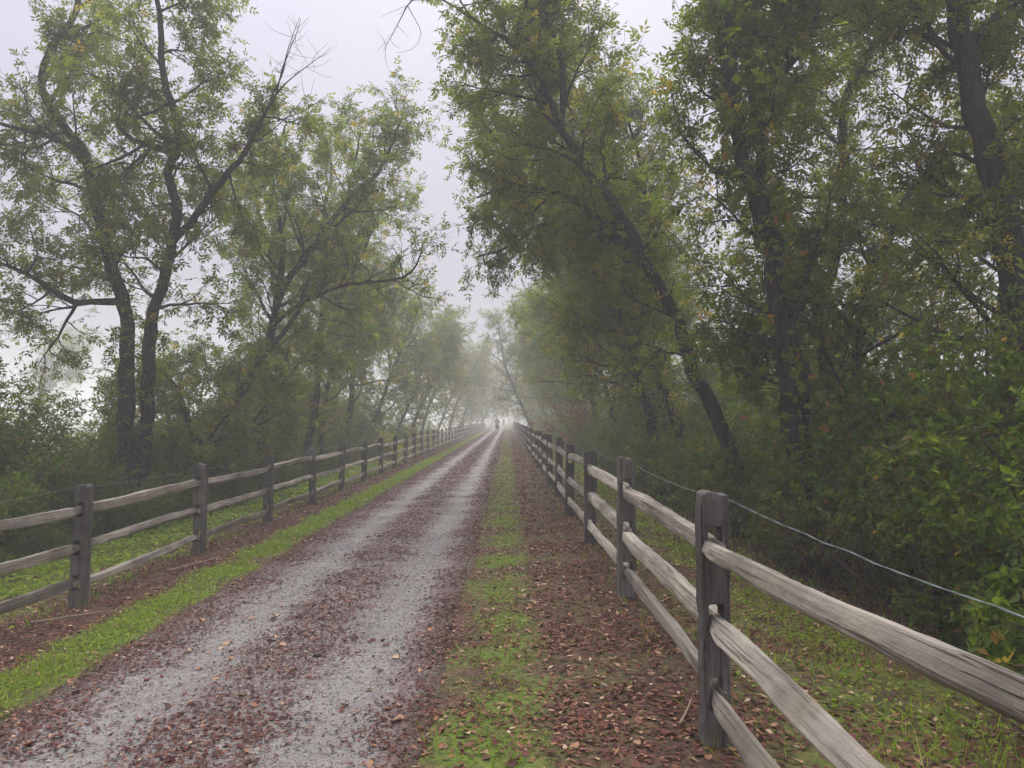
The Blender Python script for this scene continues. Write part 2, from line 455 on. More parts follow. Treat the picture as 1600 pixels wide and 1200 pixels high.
class Tree:
    def __init__(s, seed):
        s.rng = np.random.RandomState(seed); s.wood = Tubes(); s.leaf = Leaves(); s.spots = []; s.back = np.array([0, .9 if seed in (21, 22, 23, 24, 11) else .45, 0]) if seed < 30 else np.zeros(3)
    def limb(s, pts, r0, r1, sides=9, rough=.05, power=.8):
        t = np.linspace(0, 1, len(pts)); rad = r1 + (r0 - r1) * (1 - t) ** power
        s.wood.add(pts, rad, sides, s.rng, rough)
        return pts, rad
    def boughs(s, pts, rad, n, t0, t1, lmin, lmax, up=.03, spread=(35, 75), lean=None, subs=6, twigs=5, leafy=1.0, twig_len=.6):
        rng = s.rng; N_ = len(pts)
        tans = unit(np.gradient(pts, axis=0))
        for i in range(n):
            t = t0 + (t1 - t0) * (i + rng.uniform(0, 1)) / n
            k = min(N_ - 1, int(t * (N_ - 1)))
            ang = R(rng.uniform(*spread)); pr = unit(perp(rng, tans[k]) + s.back)
            if lean is not None: pr = unit(pr + np.array(lean))
            d = tans[k] * math.cos(ang) + pr * math.sin(ang)
            L = rng.uniform(lmin, lmax) * (1.05 - .45 * t)
            p1 = walk(rng, pts[k], d, L, 9, .13, up)
            r = min(rad[k] * .6, .018 * L + .008)
            s.limb(p1, r, .006, 5, 0, 1.0)
            s.branchlets(p1, L, subs, twigs, leafy, r, twig_len)
    def branchlets(s, p1, L, subs, twigs, leafy, r, twig_len=.75):
        rng = s.rng; ta = unit(np.gradient(p1, axis=0)); n1 = len(p1)
        for j in range(subs):
            t = .25 + .75 * (j + rng.uniform(0, 1)) / subs
            k = min(n1 - 1, int(t * (n1 - 1)))
            a = R(rng.uniform(25, 65))
            d = ta[k] * math.cos(a) + perp(rng, ta[k]) * math.sin(a)
            l2 = L * rng.uniform(.25, .5) * (1.15 - .5 * t) + .25
            p2 = walk(rng, p1[k], d, l2, 6, .16, .03)
            s.wood.add(p2, np.linspace(min(r * .5, .014), .004, 7), 4)
            tb = unit(np.gradient(p2, axis=0))
            for q in range(twigs):
                kk = rng.randint(1, 7); a = R(rng.uniform(20, 70))
                d = tb[kk] * math.cos(a) + perp(rng, tb[kk]) * math.sin(a)
                lt = rng.uniform(.5, 1.1) * twig_len
                p3 = walk(rng, p2[kk], d, lt, 4, .2, -.02)
                s.wood.add(p3, np.linspace(.006, .0025, 5), 3)
                if rng.uniform() < leafy: s.spots.append(p3)
    def shoots(s, pts, n, t0, t1, l0, l1):
        """short leafy shoots straight off a trunk"""
        rng = s.rng; ta = unit(np.gradient(pts, axis=0))
        for i in range(n):
            k = int(rng.uniform(t0, t1) * (len(pts) - 1))
            d = perp(rng, ta[k]) + ta[k] * rng.uniform(0, .6)
            p = walk(rng, pts[k], d, rng.uniform(l0, l1), 5, .2, .02)
            s.wood.add(p, np.linspace(.008, .003, 6), 3); s.spots.append(p)
    def leafout(s, per=7, length=.11, width=.045, leaflets=5, droop=.35, tint_mu=.4):
        rng = s.rng
        if not s.spots: return
        B, D = [], []
        for p in s.spots:
            t = rng.uniform(.15, 1, per) * (len(p) - 1)
            k = np.minimum(t.astype(int), len(p) - 2); f = (t - k)[:, None]
            B.append(p[k] * (1 - f) + p[k + 1] * f); D.append(unit(p[k + 1] - p[k]))
        B = np.vstack(B); D = np.vstack(D); m = len(B)
        r = unit(D * .35 + unit(rng.normal(0, 1, (m, 3))) * .8 + np.array([0, 0, -droop]))
        nz = unit(np.array([0, 0, 1.]) + rng.normal(0, .45, (m, 3)))
        side = unit(np.cross(nz, r)); up = np.cross(r, side)
        tw = np.repeat(rng.normal(0, .18, len(s.spots)), per)
        tint = np.clip(tint_mu + tw + rng.normal(0, .2, m), 0, .985)
        tint = np.where(rng.uniform(0, 1, m) < .012, 1.0, tint)
        ln = length * rng.uniform(.55, 1.4, m); wd = ln / length * width * rng.uniform(.8, 1.2, m)
        if leaflets == 1:
            s.leaf.add(B, r, up, ln, wd, tint); return
        rach = ln * 1.5
        s.leaf.add(B + r * rach[:, None], r + rng.normal(0, .15, (m, 3)), up, ln, wd, tint)
        pos = (.75,) if leaflets == 3 else (.42, .8)
        for q in pos:
            for sg in (-1, 1):
                ax = r * .55 + side * sg * .85 + rng.normal(0, .18, (m, 3)) + np.array([0, 0, -.15])
                s.leaf.add(B + r * (rach * q)[:, None], ax, up + rng.normal(0, .25, (m, 3)), ln * .92, wd * .95, tint)
    def build(s, name, loc, origin, label, cat='tree', group=None, bark_m='bark', leaf_m='leaf', wname='trunk', lname='crown'):
        root = empty(name, loc)
        o = np.array(origin, float)
        for V in s.wood.V: V -= o
        link(wname, s.wood.mesh(wname), M[bark_m], root)
        if s.leaf.n:
            for V in s.leaf.V: V -= o.astype(V.dtype)
            link(lname, s.leaf.mesh(lname), M[leaf_m], root)
        return tag(root, label, cat, group)

def P3(px, py, Z):
    """a point Z metres ahead, as surveyed from the photograph"""
    return np.array([(px - VPX) * Z / F_PX, Z, CAM_H + (VPY - py) * Z / F_PX])

def traced(rng, pix, Z, ground_first=True, depth=None):
    pts = []
    for i, (a, b) in enumerate(pix):
        zz = Z + (0 if depth is None else depth * i / max(1, len(pix) - 1))
        pts.append(P3(a, b, zz))
    pts = np.array(pts)
    if ground_first:
        p = pts[0].copy(); p[2] = float(gz(p[0], p[1])) - .1
        if p[2] < pts[0][2] - .15: pts = np.vstack([p, pts])
        else: pts[0][2] = p[2]
    q = resample(pts, .22)
    u = np.linspace(0, 1, len(q)); env = np.sin(np.pi * np.clip(u * 1.0, 0, 1)) ** .5
    L = len(q) * .22
    for fr, am in ((.28, .05), (.6, .032), (1.3, .016)):
        for ax in (0, 1, 2): q[:, ax] += env * am * np.sin(u * L * fr * 6.28 + rng.uniform(0, 6.28)) * (.4 if ax == 2 else 1)
    q[1:-1] += rng.normal(0, .012, (len(q) - 2, 3))
    return q

RIGHT_LEAN = (-.55, 0, .25)
LEFT_LEAN = (.5, 0, .25)

# ------------------------------------------------------------------ surveyed near trees
def flare(rad): return rad

def tree_twin():           # big twin-stemmed tree beyond the left fence
    t = Tree(11); Z = 16.0
    a = traced(t.rng, [(206, 735), (200, 600), (186, 460), (163, 370), (132, 275), (122, 240), (90, 185), (55, 130), (72, 60), (100, 10), (115, -70)], Z, depth=1.0)
    pa, ra = t.limb(a, .185, .04)
    b = traced(t.rng, [(226, 735), (232, 580), (250, 450), (263, 375), (268, 320), (257, 268), (276, 222), (270, 170), (246, 110), (238, 30), (225, -60)], Z + .3, depth=-1.2)
    pb, rb = t.limb(b, .165, .035)
    c = traced(t.rng, [(266, 375), (300, 335), (325, 298), (375, 235), (400, 190), (425, 140)], Z + .2, False, -.8)
    pc, rc = t.limb(c, .085, .025)
    d = traced(t.rng, [(132, 258), (95, 220), (50, 203), (0, 190), (-60, 170)], Z + .6, False, -.5)
    pd, rd = t.limb(d, .075, .02)
    e = traced(t.rng, [(275, 240), (235, 222), (205, 212), (175, 185), (150, 150)], Z, False, -1.0)
    pe, re_ = t.limb(e, .08, .02)
    f = traced(t.rng, [(190, 470), (120, 470), (60, 440), (10, 415), (-50, 400)], Z + .3, False, -1.5)
    pf, rf = t.limb(f, .08, .02)
    for p, r, n in ((pa, ra, 15), (pb, rb, 15)):
        t.boughs(p, r, n, .38, 1, 1.5, 3.2, subs=6, twigs=5)
    for p, r, n in ((pc, rc, 8), (pd, rd, 7), (pe, re_, 5), (pf, rf, 7)):
        t.boughs(p, r, n, .2, 1, 1.0, 2.2, subs=5, twigs=5)
    t.shoots(pa, 70, .06, .75, .4, 1.2); t.shoots(pb, 60, .06, .7, .4, 1.2)
    # dead bare tips on the trail side
    for k0_, ex, ey in ((-1, 505, 55), (-1, 470, 5), (-4, 500, 140), (-2, 440, 5), (-6, 490, 175)):
        st = pc[k0_]; en = P3(ex, ey, Z - .6)
        w = walk(t.rng, st, en - st, np.linalg.norm(en - st), 9, .10, .0)
        t.wood.add(w, np.linspace(.018, .004, 10), 4)
        for q in range(9):
            k = t.rng.randint(3, 10); t.wood.add(walk(t.rng, w[k], perp(t.rng, np.array([0, 1., 0])) + np.array([.4, 0, .2]), t.rng.uniform(.3, .7), 5, .2, .05), np.linspace(.005, .002, 6), 3)
    t.leafout(8, .105, .043)
    b0 = a[0]
    return t.build('box_elder_tree', b0, b0, 'big dark twin-stemmed tree behind the left fence, nearest tree on the left')

def tree_fan():            # leaning tree with fan crown and a long bare bough over the fence
    t = Tree(12); Z = 20.0
    a = traced(t.rng, [(335, 715), (362, 650), (385, 598), (410, 560), (425, 505), (448, 440), (478, 398), (512, 345), (548, 300), (585, 268), (612, 215), (628, 165)], Z, depth=1.0)
    pa, ra = t.limb(a, .15, .025)
    b = traced(t.rng, [(424, 508), (470, 472), (535, 446), (590, 440), (628, 432), (650, 410), (660, 375)], Z + .3, False, -1.5)
    pb, rb = t.limb(b, .06, .016)
    c = traced(t.rng, [(428, 500), (440, 410), (428, 330), (424, 265), (440, 190)], Z + .3, False, 1.0)
    pc, rc = t.limb(c, .10, .025)
    d = traced(t.rng, [(410, 562), (455, 500), (480, 440), (520, 380), (560, 200)], Z, False, 2.0)
    pd, rd = t.limb(d, .07, .02)
    t.boughs(pa, ra, 18, .4, 1, 1.4, 3.0, up=.07, subs=6, twigs=5, leafy=.85)
    t.boughs(pc, rc, 10, .2, 1, 1.2, 2.6, up=.06, subs=6, twigs=5, leafy=.85)
    t.boughs(pd, rd, 9, .3, 1, 1.2, 2.4, up=.06, subs=6, twigs=5, leafy=.85)
    t.boughs(pb, rb, 12, .25, 1, .8, 1.8, up=.09, subs=5, twigs=4, leafy=.25)
    t.shoots(pa, 60, .15, .6, .4, 1.0)
    t.leafout(7, .11, .044, tint_mu=.5)
    return t.build('box_elder_tree', a[0], a[0], 'tree leaning right with fan-shaped crown and a long bare bough reaching over the trail')

def tree_thin_left():
    t = Tree(13); Z = 23.0
    a = traced(t.rng, [(416, 720), (414, 640), (415, 570), (428, 480), (420, 400), (400, 330), (390, 260)], Z, depth=1.)
    pa, ra = t.limb(a, .12, .025)
    t.boughs(pa, ra, 10, .3, 1, 1.2, 2.4, subs=6, twigs=5)
    t.shoots(pa, 40, .1, .6, .4, 1.0)
    t.leafout(6, .11, .044, tint_mu=.5)
    return t.build('box_elder_tree', a[0], a[0], 'slim upright trunk directly behind the third post of the left fence')

def tree_forked_left():
    t = Tree(14); Z = 26.0
    a = traced(t.rng, [(482, 705), (492, 640), (497, 580), (495, 530), (520, 470), (552, 430), (570, 380), (600, 300)], Z, depth=1.)
    pa, ra = t.limb(a, .15, .025)
    b = traced(t.rng, [(496, 535), (505, 480), (500, 420), (505, 340), (515, 250)], Z + .2, False, 1.)
    pb, rb = t.limb(b, .12, .03)
    t.boughs(pa, ra, 13, .4, 1, 1.4, 2.8, subs=6, twigs=5)
    t.boughs(pb, rb, 9, .2, 1, 1.3, 2.5, subs=6, twigs=5)
    t.shoots(pa, 50, .1, .6, .4, 1.1)
    t.leafout(6, .112, .046, tint_mu=.55)
    return t.build('box_elder_tree', a[0], a[0], 'forked tree with dark trunk behind the fifth post of the left fence')

def snag_left():
    t = Tree(15); Z = 18.0
    a = traced(t.rng, [(312, 715), (303, 670), (288, 625), (266, 592), (252, 572)], Z)
    t.limb(a, .13, .03, 9, .08)
    t.shoots(a, 34, .2, 1, .4, 1.1); t.leafout(7, .10, .045)
    return t.build('broken_tree', a[0], a[0], 'short broken trunk leaning left between the big twin tree and the fan tree', lname='foliage')

def tree_leaning_right():  # R1
    t = Tree(21); Z = 13.0
    a = traced(t.rng, [(1158, 760), (1132, 680), (1102, 610), (1050, 482), (1003, 400), (955, 300), (890, 215), (855, 140), (838, 105), (798, 55), (752, 25), (712, -2)], Z, depth=1.6)
    pa, ra = t.limb(a, .145, .03)
    b = traced(t.rng, [(878, 200), (880, 130), (868, 60), (855, 0), (850, -70)], Z + 1, False, 1.)
    pb, rb = t.limb(b, .07, .025)
    c = traced(t.rng, [(800, 62), (818, 20), (826, -30), (830, -90)], Z + 1.2, False, -.6)
    pc, rc = t.limb(c, .05, .02)
    d = traced(t.rng, [(1000, 400), (940, 340), (880, 300), (800, 290), (745, 305)], Z + .8, False, 2.)
    pd, rd = t.limb(d, .07, .018)
    e = traced(t.rng, [(985, 375), (930, 360), (860, 345), (800, 380), (745, 400)], Z + .8, False, 4.)
    pe, re_ = t.limb(e, .06, .018)
    t.boughs(pa, ra, 22, .32, 1, 1.3, 2.8, lean=(-.2, .5, .1), subs=6, twigs=5)
    for p, r, n in ((pb, rb, 8), (pc, rc, 6), (pd, rd, 11), (pe, re_, 11)):
        t.boughs(p, r, n, .15, 1, .9, 1.9, subs=5, twigs=5)
    t.shoots(pa, 24, .1, .7, .35, .9)
    # bare dead sprig out over the trail
    w0 = resample([pa[-1], P3(672, -22, Z + 1.5), P3(640, -14, Z + 1.3), P3(622, 16, Z + 1.2), P3(606, 48, Z + 1.2), P3(598, 58, Z + 1.2)], .12)
    t.wood.add(w0, np.linspace(.022, .003, len(w0)), 5)
    for q in range(12):
        k = t.rng.randint(len(w0) // 3, len(w0)); t.wood.add(walk(t.rng, w0[k], perp(t.rng, np.array([0, 1., 0])) + np.array([-.4, 0, 0]), t.rng.uniform(.25, .6), 5, .2, .02), np.linspace(.005, .002, 6), 3)
    w1 = resample([w0[len(w0) // 2], P3(655, 40, Z + 1.3), P3(640, 66, Z + 1.3), P3(612, 72, Z + 1.3)], .12); t.wood.add(w1, np.linspace(.008, .002, len(w1)), 4)
    t.leafout(7, .10, .041, tint_mu=.45)
    return t.build('box_elder_tree', a[0], a[0], 'tree with long trunk leaning left over the trail from behind the right fence')

def tree_vine_right():     # R2
    t = Tree(22); Z = 10.2
    a = traced(t.rng, [(1262, 760), (1240, 640), (1228, 540), (1214, 440), (1205, 380), (1188, 320), (1168, 220), (1155, 140), (1148, 60), (1140, -60), (1135, -160)], Z, depth=.5)
    pa, ra = t.limb(a, .155, .055)
    b = traced(t.rng, [(1190, 330), (1195, 150), (1245, 85), (1295, 10), (1330, -60)], Z + .2, False, .8)
    b = traced(t.rng, [(1200, 142), (1240, 90), (1290, 15), (1330, -60)], Z + .5, False, .8)
    pb, rb = t.limb(b, .06, .03)
    c = traced(t.rng, [(1190, 320), (1192, 210), (1186, 90), (1190, 0), (1195, -90)], Z + .4, False, 1.2)
    pc, rc = t.limb(c, .07, .03)
    e = traced(t.rng, [(1250, 700), (1255, 600), (1245, 500), (1262, 430), (1285, 380)], Z + .5, False, .8)
    pe, re_ = t.limb(e, .10, .04)
    t.boughs(pa, ra, 16, .3, 1, 1.0, 2.1, lean=(.45, .3, 0), subs=6, twigs=5)
    for p, r, n in ((pb, rb, 8), (pc, rc, 9), (pe, re_, 7)):
        t.boughs(p, r, n, .15, 1, .9, 1.8, subs=5, twigs=5)
    t.shoots(pa, 30, .1, .95, .3, .7)
    t.leafout(7, .098, .041, tint_mu=.42)
    root = t.build('box_elder_tree', a[0], a[0], 'dark vine-wrapped trunk behind the right fence, with pale green vine leaves')
    v = Tree(122)           # climbing vine
    for ph in (0, 2.1, 4.2):
        k = np.linspace(0, len(pa) - 1, 60).astype(int); th = np.linspace(0, 6, 60) + ph
        w = pa[k] + np.stack([np.cos(th), np.sin(th), 0 * th], 1) * (ra[k] + .03)[:, None]
        v.wood.add(w, np.full(60, .012), 4)
        for q in range(70):
            kk = v.rng.randint(6, 60)
            v.spots.append(walk(v.rng, w[kk], v.rng.normal(0, 1, 3) + np.array([-.3, -.6, .1]), v.rng.uniform(.15, .7), 3, .2, -.08))
    v.leafout(4, .15, .105, 1, .55, .55)
    for V in v.wood.V: V -= a[0]
    for V in v.leaf.V: V -= a[0]
    vs_ = link('vine_stem', v.wood.mesh('vine_stem'), M['bark'], root)
    link('vine_leaves', v.leaf.mesh('vine_leaves'), M['leaf_vine'], vs_)
    return root

def tree_mid_right():      # R3
    t = Tree(23); Z = 13.5
    a = traced(t.rng, [(1288, 740), (1288, 600), (1286, 490), (1312, 400), (1322, 310), (1322, 220), (1335, 150), (1362, 90), (1390, 35), (1420, -50)], Z, depth=.8)
    pa, ra = t.limb(a, .13, .045)
    b = traced(t.rng, [(1345, 740), (1350, 600), (1352, 490), (1375, 400), (1400, 345), (1448, 282), (1500, 230), (1560, 190)], Z - 1, depth=1.)
    pb, rb = t.limb(b, .11, .035)
    t.boughs(pa, ra, 20, .35, 1, 1.2, 2.8, subs=6, twigs=5)
    t.boughs(pb, rb, 16, .35, 1, 1.2, 2.4, subs=6, twigs=5)
    t.shoots(pa, 30, .15, .8, .35, 1.0); t.shoots(pb, 30, .15, .8, .35, 1.0)
    t.leafout(7, .10, .042, tint_mu=.42)
    return t.build('box_elder_tree', a[0], a[0], 'pair of slim stems, one arching right, between the vine-wrapped trunk and the thick rightmost trunk')

def tree_big_right():      # R4
    t = Tree(24); Z = 9.6
    a = traced(t.rng, [(1612, 800), (1600, 640), (1592, 500), (1578, 330), (1556, 200), (1535, 100), (1515, 0), (1505, -140)], Z, depth=.3)
    pa, ra = t.limb(a, .235, .10)
    b = traced(t.rng, [(1530, 80), (1560, 20), (1600, -40), (1640, -100)], Z + .2, False, .6)
    pb, rb = t.limb(b, .08, .03)
    t.boughs(pa, ra, 26, .32, 1, 1.3, 3.0, lean=(-.3, 0, .1), subs=6, twigs=5)
    t.boughs(pb, rb, 7, .2, 1, 1.0, 2.2, subs=6, twigs=5)
    t.shoots(pa, 26, .1, .95, .35, .9)
    t.leafout(7, .098, .042, tint_mu=.45)
    return t.build('box_elder_tree', a[0], a[0], 'thick dark trunk at the right edge, nearest tree behind the right fence')

def tree_far_leaning_right():
    t = Tree(25); Z = 18.5
    a = traced(t.rng, [(1030, 745), (1018, 670), (1000, 590), (975, 510), (935, 430), (890, 350), (850, 290), (800, 240), (760, 190)], Z, depth=1.)
    pa, ra = t.limb(a, .14, .035)
    b = traced(t.rng, [(940, 440), (925, 330), (915, 220), (880, 130), (870, 40)], Z + .6, False, 1.)
    pb, rb = t.limb(b, .10, .03)
    t.boughs(pa, ra, 22, .35, 1, 1.4, 3.0, subs=6, twigs=5)
    t.boughs(pb, rb, 16, .1, 1, 1.2, 2.6, subs=6, twigs=5)
    t.shoots(pa, 70, .15, .7, .35, 1.0)
    t.leafout(10, .105, .044, tint_mu=.45)
    return t.build('box_elder_tree', a[0], a[0], 'slender dark trunk leaning left just beyond the long leaning tree')

for fn in (tree_twin, tree_fan, tree_thin_left, tree_forked_left, snag_left, tree_leaning_right, tree_vine_right, tree_mid_right, tree_big_right, tree_far_leaning_right):
    fn()

# ------------------------------------------------------------------ generic trees for the two rows
def generic(seed, h, lean, forks, leaf_m, leafy=1.0, tint=.5, bark_m='bark', hide=True):
    t = Tree(seed); rng = t.rng
    d = np.array([-lean, 0, 1.0])
    p = walk(rng, (0, 0, -.15), d, h, 26, .055, .01)
    pa, ra = t.limb(p, .0125 * h + .015, .025)
    limbs = [(pa, ra)]
    for f in range(forks):
        k = rng.randint(8, 15)
        dd = unit(np.array([rng.uniform(-1, .5), rng.uniform(-.8, .8), 1.1]))
        q = walk(rng, pa[k], dd, h * rng.uniform(.4, .55), 16, .07, .02)
        limbs.append(t.limb(q, ra[k] * .65, .02))
    t.boughs(pa, ra, 20, .28, 1, .17 * h, .31 * h, lean=(-.15, 0, .05), subs=6, twigs=5, leafy=leafy, twig_len=.9)
    for q, r in limbs[1:]:
        t.boughs(q, r, 10, .2, 1, .12 * h, .24 * h, subs=6, twigs=5, leafy=leafy, twig_len=.9)
    t.shoots(pa, 70, .1, .55, .5, 1.3)
    t.leafout(5, .12, .048, tint_mu=tint)
    wood_me = t.wood.mesh('trunk'); leaf_me = t.leaf.mesh('crown')
    wood_me.materials.append(M[bark_m]); leaf_me.materials.append(M[leaf_m])
    return wood_me, leaf_me
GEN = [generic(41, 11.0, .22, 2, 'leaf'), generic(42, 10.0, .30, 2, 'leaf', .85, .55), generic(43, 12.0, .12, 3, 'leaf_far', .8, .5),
       generic(44, 9.0, .38, 1, 'leaf_far', .55, .5), generic(45, 11.5, .18, 3, 'leaf', 1.0, .4)]
def place_tree(v, x, y, rz, sc, label, group=None, name='row_tree'):
    w, l = GEN[v]
    root = empty(name, (x, y, float(gz(x, y))), rz, sc)
    link('trunk', w, None, root); link('crown', l, None, root)
    return tag(root, label, 'tree', group)

def sapling_mesh(seed, h, stems, tint):
    t = Tree(seed); rng = t.rng
    for q in range(stems):
        p = walk(rng, (rng.normal(0, .3), rng.normal(0, .3), -.1), (rng.normal(-.1, .2), rng.normal(0, .2), 1), h * rng.uniform(.75, 1.05), 18, .07, .01)
        pa, ra = t.limb(p, .008 * h + .01, .008, 7)
        t.boughs(pa, ra, 15, .10, 1, .16 * h, .30 * h, up=.02, spread=(45, 85), subs=5, twigs=4, twig_len=.6)
    t.leafout(7, .10, .042, tint_mu=tint)
    w, l = t.wood.mesh('trunk'), t.leaf.mesh('crown'); w.materials.append(M['bark']); l.materials.append(M['leaf']); return w, l
GEN += [sapling_mesh(51, 4.6, 2, .5), sapling_mesh(52, 5.6, 2, .42), sapling_mesh(53, 3.9, 3, .58)]
rr = random.Random(5)
ORD = ['first', 'second', 'third', 'fourth', 'fifth', 'sixth', 'seventh', 'eighth', 'ninth', 'tenth']
# left row beyond the surveyed trees
y = 30.0; i = 0
while y < 150:
    x = -6.6 - rr.uniform(0, 1.4) + (0.6 if y > 60 else 0)
    sc = rr.uniform(.78, 1.0) * (1 if y < 70 else 1.08)
    lab = ('%s tree of the hazy left row past the forked tree, counting away from the camera' % ORD[i]) if i < 8 else 'slender tree far down the left side, almost lost in the fog'
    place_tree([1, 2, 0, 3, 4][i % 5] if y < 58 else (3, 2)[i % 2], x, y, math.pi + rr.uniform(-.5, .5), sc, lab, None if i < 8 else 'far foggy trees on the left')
    y += rr.uniform(4.2, 6.2) * (1 if y < 48 else 1.9); i += 1
# right row
y = 22.5; i = 0
while y < 150:
    x = 4.3 + rr.uniform(0, 1.3)
    sc = rr.uniform(.8, .98)
    lab = ('%s tree of the right row past the slender leaning trunk, counting away from the camera' % ORD[i]) if i < 8 else 'tree far down the right side, fading into the fog'
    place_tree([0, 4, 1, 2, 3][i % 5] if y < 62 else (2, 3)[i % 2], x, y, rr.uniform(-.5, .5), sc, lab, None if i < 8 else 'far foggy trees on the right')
    y += rr.uniform(4.2, 6.2) * (1 if y < 60 else 1.9); i += 1
# far, fogged end of the tunnel of trees
for j, (x, y, v, sc, rz) in enumerate([(-4.8, 126, 3, 1.3, math.pi), (2.6, 150, 3, 1.35, 0), (-4.4, 195, 3, 1.3, math.pi), (2.0, 200, 2, 1.2, 0),
                                       (-3.6, 225, 2, 1.2, math.pi), (1.2, 232, 3, 1.3, 0), (-1.2, 285, 2, 1.2, 0), (-6.5, 270, 2, 1.1, 2), (4.5, 275, 2, 1.15, 1)]):
    place_tree(v, x, y, rz + rr.uniform(-.3, .3), sc, 'ghostly tree in the fog where the two rows of trees close together', 'ghostly trees at the end of the trail')
place_tree(3, 2.7, 70, .1, 1.3, 'pale leaning tree on the right whose crown arches over the far trail')
# second rank, deeper in the belt
for j, (x, y, v, sc) in enumerate([(-12, 38, 3, .95)]):
    place_tree(v, x, y, math.pi + rr.uniform(-1, 1), sc, 'tree deeper in the left belt, %s from the camera of those behind the front row' % ORD[j])
for j, (x, y, v, sc) in enumerate([(4.9, 18.4, 3, 1.3), (11.5, 15.5, 2, .85), (9.2, 21, 3, .9), (8.6, 30, 2, .95)]):
    place_tree(v, x, y, rr.uniform(-3, 3), sc, 'tree deeper in the right belt, %s from the camera of those behind the front row' % ORD[j])
# leafy saplings that fill the belt below the crowns
for side, xs, y0, y1, st, rot in (('right', (6.4, 8.2), 12.5, 64, 3.8, 0), ('left', (-10.2, -7.6), 13.8, 50, 3.2, math.pi)):
    y = y0; n = 0
    while y < y1:
        x = rr.uniform(*xs)
        lab = ('leafy sapling under the crowns on the %s side, %s sapling from the camera' % (side, ORD[n])) if n < 10 else 'hazy sapling far along the belt on the %s side' % side
        place_tree(5 + rr.randrange(3), x, y, rot + rr.uniform(-1, 1), rr.uniform(.85, 1.15), lab, 'saplings on the %s side' % side, 'sapling')
        y += st * (1 + .018 * max(0, y - 15)); n += 1
# far tree line across the field on the left, blue in the fog
for j, (x, y, v, sc) in enumerate([(-58, 74, 4, 1.15), (-50, 80, 2, 1.1), (-66, 82, 0, 1.1)]):
    place_tree(v, x, y, rr.uniform(-3, 3), sc, 'blue-grey tree silhouette across the field at the far left edge', 'tree silhouettes across the field', 'field_tree')

# ------------------------------------------------------------------ shrubs
def shrub(seed, h, w, stems, per, leaf_m, length=.075, width=.042, leaflets=1, tint=.45, subs=5, twigs=4, stem_m='cane', dens=1.0):
    t = Tree(seed); rng = t.rng
    for i in range(stems):
        a = rng.uniform(0, 6.283); r0 = rng.uniform(0, .35) * w
        st = np.array([math.cos(a) * r0, math.sin(a) * r0, -.08])
        d = np.array([math.cos(a) * rng.uniform(.1, .8) * w / h * 1.6, math.sin(a) * rng.uniform(.1, .8) * w / h * 1.6, 1.0])
        L = h * rng.uniform(.6, 1.12)
        p = walk(rng, st, d, L, 10, .11, -.045)
        t.limb(p, .014 * h / 1.5 + .004, .004, 5, 0, 1.0)
        ta = unit(np.gradient(p, axis=0))
        for j in range(int(subs * dens * 2)):
            k = rng.randint(1, 11); an = R(rng.uniform(30, 80))
            dd = ta[k] * math.cos(an) + perp(rng, ta[k]) * math.sin(an)
            l2 = rng.uniform(.2, .5) * h * .55
            p2 = walk(rng, p[k], dd, l2, 5, .2, .0)
            t.wood.add(p2, np.linspace(.006, .003, 6), 3)
            t.spots.append(p2)
            for q in range(twigs):
                kk = rng.randint(1, 6)
                t.spots.append(walk(rng, p2[kk], rng.normal(0, 1, 3) + np.array([0, 0, .25]), rng.uniform(.15, .4), 3, .2, .0))
    t.leafout(per, length, width, leaflets, .2, tint)
    wm = t.wood.mesh('stems'); wm.materials.append(M[stem_m])
    lm = t.leaf.mesh('foliage'); lm.materials.append(M[leaf_m])
    return wm, lm
SH = [shrub(61, 1.9, 1.1, 18, 18, 'leaf_shrub', .060, .034), shrub(62, 2.5, 1.2, 18, 19, 'leaf_shrub', .068, .039, tint=.42),
      shrub(63, 1.5, 1.1, 17, 17, 'leaf_shrub', .054, .030, tint=.52), shrub(64, 3.2, 1.4, 18, 17, 'leaf_shrub', .080, .044, tint=.44),
      shrub(65, 2.6, 1.2, 13, 8, 'leaf_shrub', .085, .036, 3, tint=.42)]
def place_shrub(v, x, y, rz, sc, label, group=None, name='shrub', cat='bush'):
    w, l = SH[v]
    root = empty(name, (x, y, float(gz(x, y))), rz, sc)
    link('stems', w, None, root); link('foliage', l, None, root)
    return tag(root, label, cat, group)

RG = 'thicket bushes behind the right fence'; LG = 'thicket bushes behind the left fence'
rl = 'leafy green bush in the dense thicket behind the right fence'
ll = 'leafy green bush in the thicket behind the left fence'
CARD = ORD + ['eleventh', 'twelfth', 'thirteenth', 'fourteenth', 'fifteenth', 'sixteenth', 'seventeenth', 'eighteenth', 'nineteenth', 'twentieth']
def row(x0, jit, y0, y1, step, grow, kinds, s0, s1, side, rank, grp):
    y = y0; n = 0
    while y < y1:
        if n < 20: lab = '%s leafy bush from the camera in the %s rank of the %s thicket' % (CARD[n], rank, side)
        else: lab = 'hazy bush far along the %s rank of the %s thicket' % (rank, side)
        place_shrub(rr.choice(kinds), x0 + rr.uniform(-jit, jit), y + rr.uniform(-.2, .2), rr.uniform(0, 6.28), rr.uniform(s0, s1), lab, grp)
        y += step * (1 + grow * max(0, y - 10)); n += 1
row(4.4, .3, 4.6, 115, 1.0, .024, (0, 2, 0), .85, 1.15, 'right', 'front', RG)
row(5.6, .4, 4.4, 100, 1.25, .026, (1, 1, 4), .95, 1.25, 'right', 'second', RG)
row(7.2, .5, 6.0, 60, 1.7, .03, (3, 1, 4), 1.0, 1.3, 'right', 'third', RG)
row(9.8, .6, 8.0, 40, 2.4, .03, (3, 3, 1), 1.0, 1.3, 'right', 'rearmost', RG)
row(-6.7, .35, 8.6, 60, 1.7, .03, (2, 0, 2), .32, .58, 'left', 'low outer', LG)
row(-8.0, .35, 9.0, 75, 1.5, .024, (0, 2, 1), .75, 1.05, 'left', 'front', LG)
